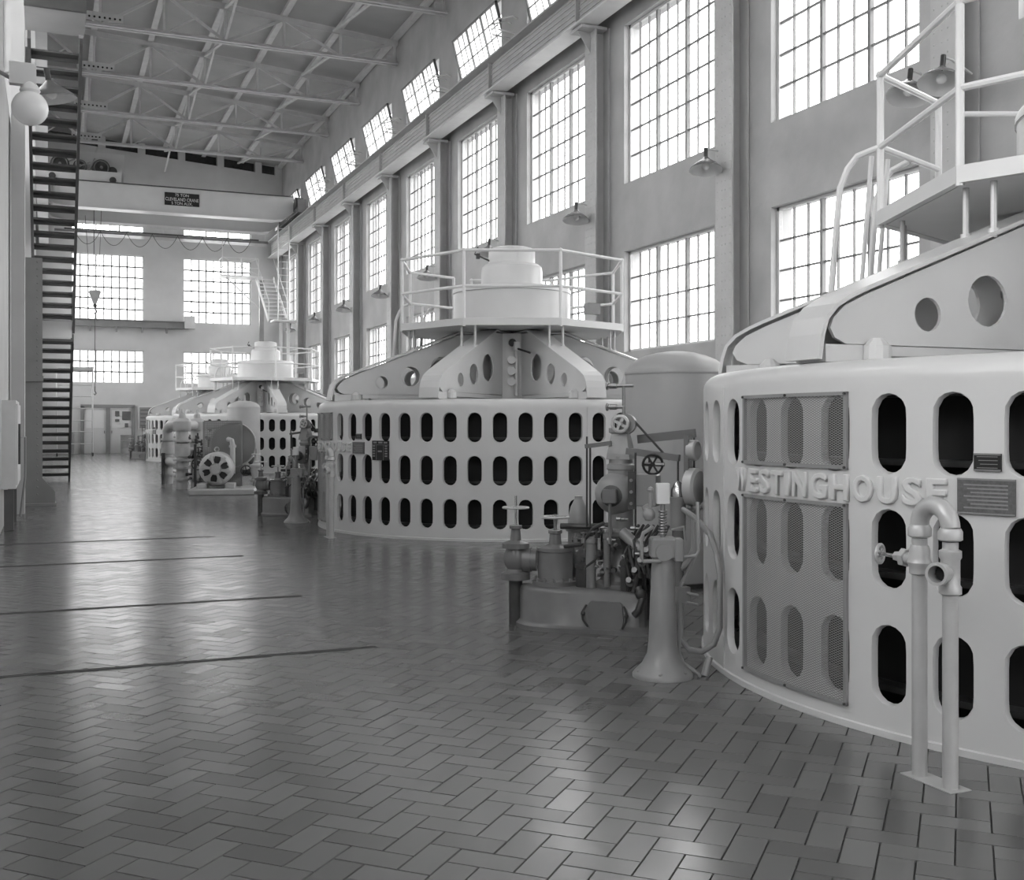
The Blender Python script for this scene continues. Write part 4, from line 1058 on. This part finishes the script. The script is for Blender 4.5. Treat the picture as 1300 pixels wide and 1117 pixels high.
def make_pedestal():
    t = thing('indicator_pedestal')             # x points right along the view, -y to the aisle
    MB().lathe((0, 0, 0), [(.175, 0), (.175, .015), (.165, .03), (.12, .075), (.092, .13), (.082, .2), (.078, .3), (.066, .62), (.06, .68), (.06, .7)], 32).build('column', 'grey2', t)
    bt = MB()
    for k in range(6): an = 2 * PI * k / 6 + .3; bt.lathe((.15 * math.cos(an), .15 * math.sin(an), .028), [(.013, 0), (.013, .014), (.008, .018)], 6)
    bt.build('anchor_bolts', 'grey2', t, kind='stuff')
    hd = MB().rbox((0, 0, .74), (.15, .14, .12), .02); hd.lathe((0, -.05, .72), [(.05, 0), (.05, .03)], 18, (0, -1, 0)); hd.build('head', 'grey2', t)
    MB().rbox((.085, -.02, .73), (.05, .12, .13), .01).build('side_bracket', 'grey2', t)
    sp = MB(); sp.cyl((-.0, 0, .8), (0, 0, 1.0), .014)
    for k in range(9): sp.torus((0, 0, .82 + k * .016), (0, 0, 1), .022, .005, 14, 5)
    sp.build('spindle', 'dull', t)
    MB().rbox((0, 0, 1.05), (.075, .06, .12), .006).build('indicator_box', 'white2', t)
    MB().tube([(-.02, -.07, .67), (-.12, -.07, .67), (-.13, -.07, .69), (-.13, -.07, .8), (-.12, -.07, .83), (-.06, -.03, .86)], .011, 8).build('pipe_loop', 'grey2', t)
    MB().tube([(.09, -.05, .685), (.18, -.05, .7), (.2, -.05, .73), (.2, 0, 1.0)], .011, 8).build('pipe_loop', 'grey2', t)
    MB().tube([(.2, 0, .9), (.2, 0, .72), (.1, .04, .5), (.1, .04, .13), (.12, .02, .07), (.2, -.02, .02), (.21, -.02, .0)], .011, 8).build('drain_pipe', 'grey2', t)
    MB().tube([(.05, .0, .84), (.12, .0, .86), (.13, .0, .78)], .008, 6).build('small_pipe', 'grey2', t)
    lk = MB(); lk.bar((-.06, .02, .9), (-.1, .02, .98), .05, .04); lk.sphere((-.08, .0, .93), .04, 10); lk.cyl((-.07, 0, .97), (-.07, 0, 1.06), .012); lk.sphere((-.07, 0, 1.07), .02, 8); lk.build('trip_lever', 'grey2', t)
    return t
pd = make_pedestal()
PDL = ['slender flared iron pedestal in front of the nearest governor', 'slender flared pedestal in front of the second generator governor']
for i, (gx, gy) in enumerate(GENS[:2]):
    c = pd if i == 0 else copy_tree(pd)
    c.location = (gx - 3.07, gy + .86, 0) if i == 0 else (gx - 2.98, gy + 1.1, 0); c.rotation_euler = (0, 0, -th); tag(c, PDL[i], 'pedestal', 'indicator pedestals')
MB_ = MB().tube([(3.75, 6.1, .9), (3.68, 5.85, .87), (3.6, 5.56, .8), (3.555, 5.42, .7), (3.55, 5.38, .58), (3.55, 5.38, .28), (3.53, 5.41, .18), (3.49, 5.47, .13), (3.45, 5.55, .13), (3.43, 5.6, .18)], .018, 10)
cdt = thing('cable_conduit', (0, 0, 0)); MB_.build('conduit', 'grey2', cdt); MB().cyl((3.47, 5.42, 0), (3.52, 5.44, .1), .02, n=10).build('floor_stub', 'grey2', cdt)
tag(cdt, 'bent grey conduit looping from the gauges to the nearest generator', 'conduit')
wr = MB()
for z in (.3, .36): wr.tube([(3.8, 6.2, z), (3.83, 6.14, z - .01), (3.86, 6.09, z - .015)], .009, 6)
wr.tube([(3.8, 6.2, 0), (3.8, 6.2, .38)], .012, 6); wr.box((3.8, 6.19, .34), (.08, .06, .1))
tag(wr.build('standpipe', 'grey2', None), 'thin standpipe with a small box behind the nearest pedestal', 'pipe')

# ------------------------------------------------------------------ pump set in the bay between generators
pu = thing('motor_pump_set', (3.28, 23.4, 0), -th * .55)
MB().rbox((.05, .25, .06), (1.3, 1.5, .12), .03).build('base_frame', 'pale', pu)
MB().lathe((-.1, .2, .52), [(.3, .45), (.34, .42), (.34, -.2), (.345, -.22), (.33, -.3), (.27, -.36), (.1, -.38), (.1, -.42), (.01, -.43)], 36, (0, 1, 0)).build('motor_body', 'pale', pu)
for k in range(6):
    an = 2 * PI * k / 6 + .35; b_ = MB(); rr_ = .2
    w0, w1 = an - .33, an + .33
    pl2 = [(-.1 + q_ * math.cos(w), .52 + q_ * math.sin(w)) for q_, w in ((.13, w0), (.2, w0), (.265, w0 + .1), (.275, an), (.265, w1 - .1), (.2, w1), (.13, w1))]
    b_.plate(pl2, [], .04, lambda u, v, w: (u, -.194 + .118 * (math.hypot(u + .1, v - .52) - .1) + max(0, math.hypot(u + .1, v - .52) - .24) * .5 + w, v)); b_.build('motor_vent_shade', 'black', pu)  # black plates paint the shade inside the bell openings
for k in range(6):
    an = 2 * PI * k / 6 + .35 + PI / 6
    MB().bar((-.1 + .1 * math.cos(an), -.2, .52 + .1 * math.sin(an)), (-.1 + .3 * math.cos(an), -.14, .52 + .3 * math.sin(an)), .05, .05, (0, 1, 0)).build('bell_rib', 'pale', pu, smooth=False)
MB().torus((-.1, .1, .92), (0, 1, 0), .045, .012).build('lifting_eye', 'pale', pu)
for sx in (-1, 1): MB().rbox((-.1 + sx * .28, .1, .17), (.2, .5, .1), .02).build('motor_foot', 'pale', pu)
gf = MB()
for a_, b_ in (((-.42, .75, .12), (-.42, .75, 1.5)), ((.36, .75, .12), (.36, .75, 1.5)), ((-.42, .75, 1.5), (.36, .75, 1.5))): gf.bar(a_, b_, .04, .04)
gf.build('guard_frame', 'leftcol', pu, smooth=False)
gm = MB(); nx, nz = 26, 46; gw = .016
for i in range(nx + 1): x = -.4 + .74 * i / nx; gm.box((x, .75, .8), (gw, .006, 1.36))
for j in range(nz + 1): z = .13 + 1.36 * j / nz; gm.box((-.03, .75, z), (.76, .006, gw))
gm.build('guard_mesh', 'leftcol', pu, smooth=False, kind='stuff')
MB().lathe((.18, .95, 1.0), [(.05, -.2), (.05, -.06), (.4, -.05), (.46, -.06), (.49, -.05), (.49, .06), (.45, .06), (.42, .03), (.05, .05), (.05, .3)], 48, (0, 1, 0)).build('flywheel', 'leftcol', pu)
MB().torus((.18, .89, 1.0), (0, 1, 0), .475, .02, 48, 6).build('wheel_rim', 'pale', pu)
ph_ = MB(); ph_.tube([(.2, .4, .4), (.2, .4, 1.0), (.18, .42, 1.1), (.1, .5, 1.12)], .055, 12); ph_.lathe((.2, .4, .95), [(.075, 0), (.075, .05)], 16); ph_.build('lubricator_pipe', 'pale', pu)
MB().lathe((.1, 1.3, .5), [(.25, -.3), (.3, -.28), (.3, .3), (.25, .32)], 28, (0, 1, 0)).build('compressor_body', 'grey', pu)
tag(pu, 'grey electric motor with a belt wheel behind a mesh guard', 'motor')
mf = thing('pipe_manifold', (2.72, 26.2, 0))
for (x, y, H, r_) in ((-.08, 1.7, 1.15, .15), (.0, -.75, 1.35, .16), (.42, .1, 1.35, .17)):
    q = MB(); q.cyl((x, y, 0), (x, y, H), r_ * .82, n=20)
    for z in (.45, .62, 1.05):
        if z < H: q.lathe((x, y, z), [(r_ * 1.25, 0), (r_ * 1.25, .05)], 20)
    q.lathe((x, y, .7), [(r_ * .82, 0), (r_ * 1.05, .03), (r_ * 1.05, .3), (r_ * .82, .33)], 20); q.lathe((x, y, .2), [(r_ * 1.2, 0), (r_ * 1.2, .05)], 20); q.build('vertical_pipe', 'pale', mf)
el = MB(); el.tube([(-.08, 1.7, 1.1), (-.08, 1.68, 1.3), (-.02, 1.5, 1.42), (.1, 1.2, 1.45), (.3, .6, 1.4)], .13, 14); el.build('elbow', 'pale', mf)
for (x, y, H) in ((.0, -.75, 1.3), (.42, .1, 1.3)):
    MB().lathe((x, y, H), [(.19, 0), (.2, .03), (.2, .2), (.17, .24), (.08, .28), (.07, .36), (.03, .4), (.02, .48)], 24).build('valve_bonnet', 'pale', mf)
q = MB(); q.cyl((.0, -.75, 1.42), (.42, .1, 1.42), .1, n=16); q.cyl((.42, .1, 1.42), (1.0, .3, 1.42), .1, n=16); q.cyl((0, -.75, .85), (.9, -.4, .85), .08, n=16); q.cyl((-.08, 1.7, .55), (0, -.75, .55), .1, n=16); q.build('cross_pipe', 'pale', mf)
for (x, y, z) in ((.32, -.8, .55), (.36, -.75, .8)): MB().wheel((x, y, z), (.2, -1, 0), .14, 5, .015).build('handwheel', 'dark', mf)
MB().tube([(.25, -1.0, 0), (.25, -1.0, 1.0)], .03, 8).build('stand_pipe', 'dark', mf)
MB().tube([(-.2, 1.5, 0), (-.2, 1.5, .75)], .045, 8).build('stand_pipe', 'dark', mf)
sm_ = MB(); rnd = random.Random(9)
for k in range(40):
    r_ = rnd.uniform(.02, .05); sm_.lathe((rnd.uniform(.05, .7), rnd.uniform(-.95, .3), rnd.uniform(.1, 1.2)), [(r_, 0), (r_, .06), (r_ * .5, .07), (r_ * .5, .14)], 8, rnd.choice([(0, 0, 1), (1, 0, 0), (0, -1, 0)]))
sm_.build('fittings', 'dark', mf, kind='stuff')
tag(mf, 'cluster of grey standing pipes and valves left of the motor', 'pipes')
hy = thing('standing_valve', (4.08, 23.9, 0))
MB().lathe((0, 0, 0), [(.07, 0), (.07, .2), (.13, .21), (.13, .25), (.08, .27), (.1, .36), (.12, .45), (.12, .52), (.14, .53), (.14, .57), (.07, .6), (.04, .72), (.03, .8)], 22).build('valve_body', 'pale', hy)
MB().wheel((0, 0, .8), (0, 0, 1), .1, 5, .012).build('handwheel', 'silver', hy)
MB().cyl((0, 0, .8), (0, 0, .92), .012).build('stem', 'dull', hy)
q = MB(); q.cyl((-.05, .05, .42), (-.24, .18, .42), .06, n=14); q.wheel((-.2, .08, .45), (0, -1, 0), .12, 5, .014); q.build('side_branch', 'dark', hy)
tag(hy, 'grey standing valve right of the motor base', 'valve')
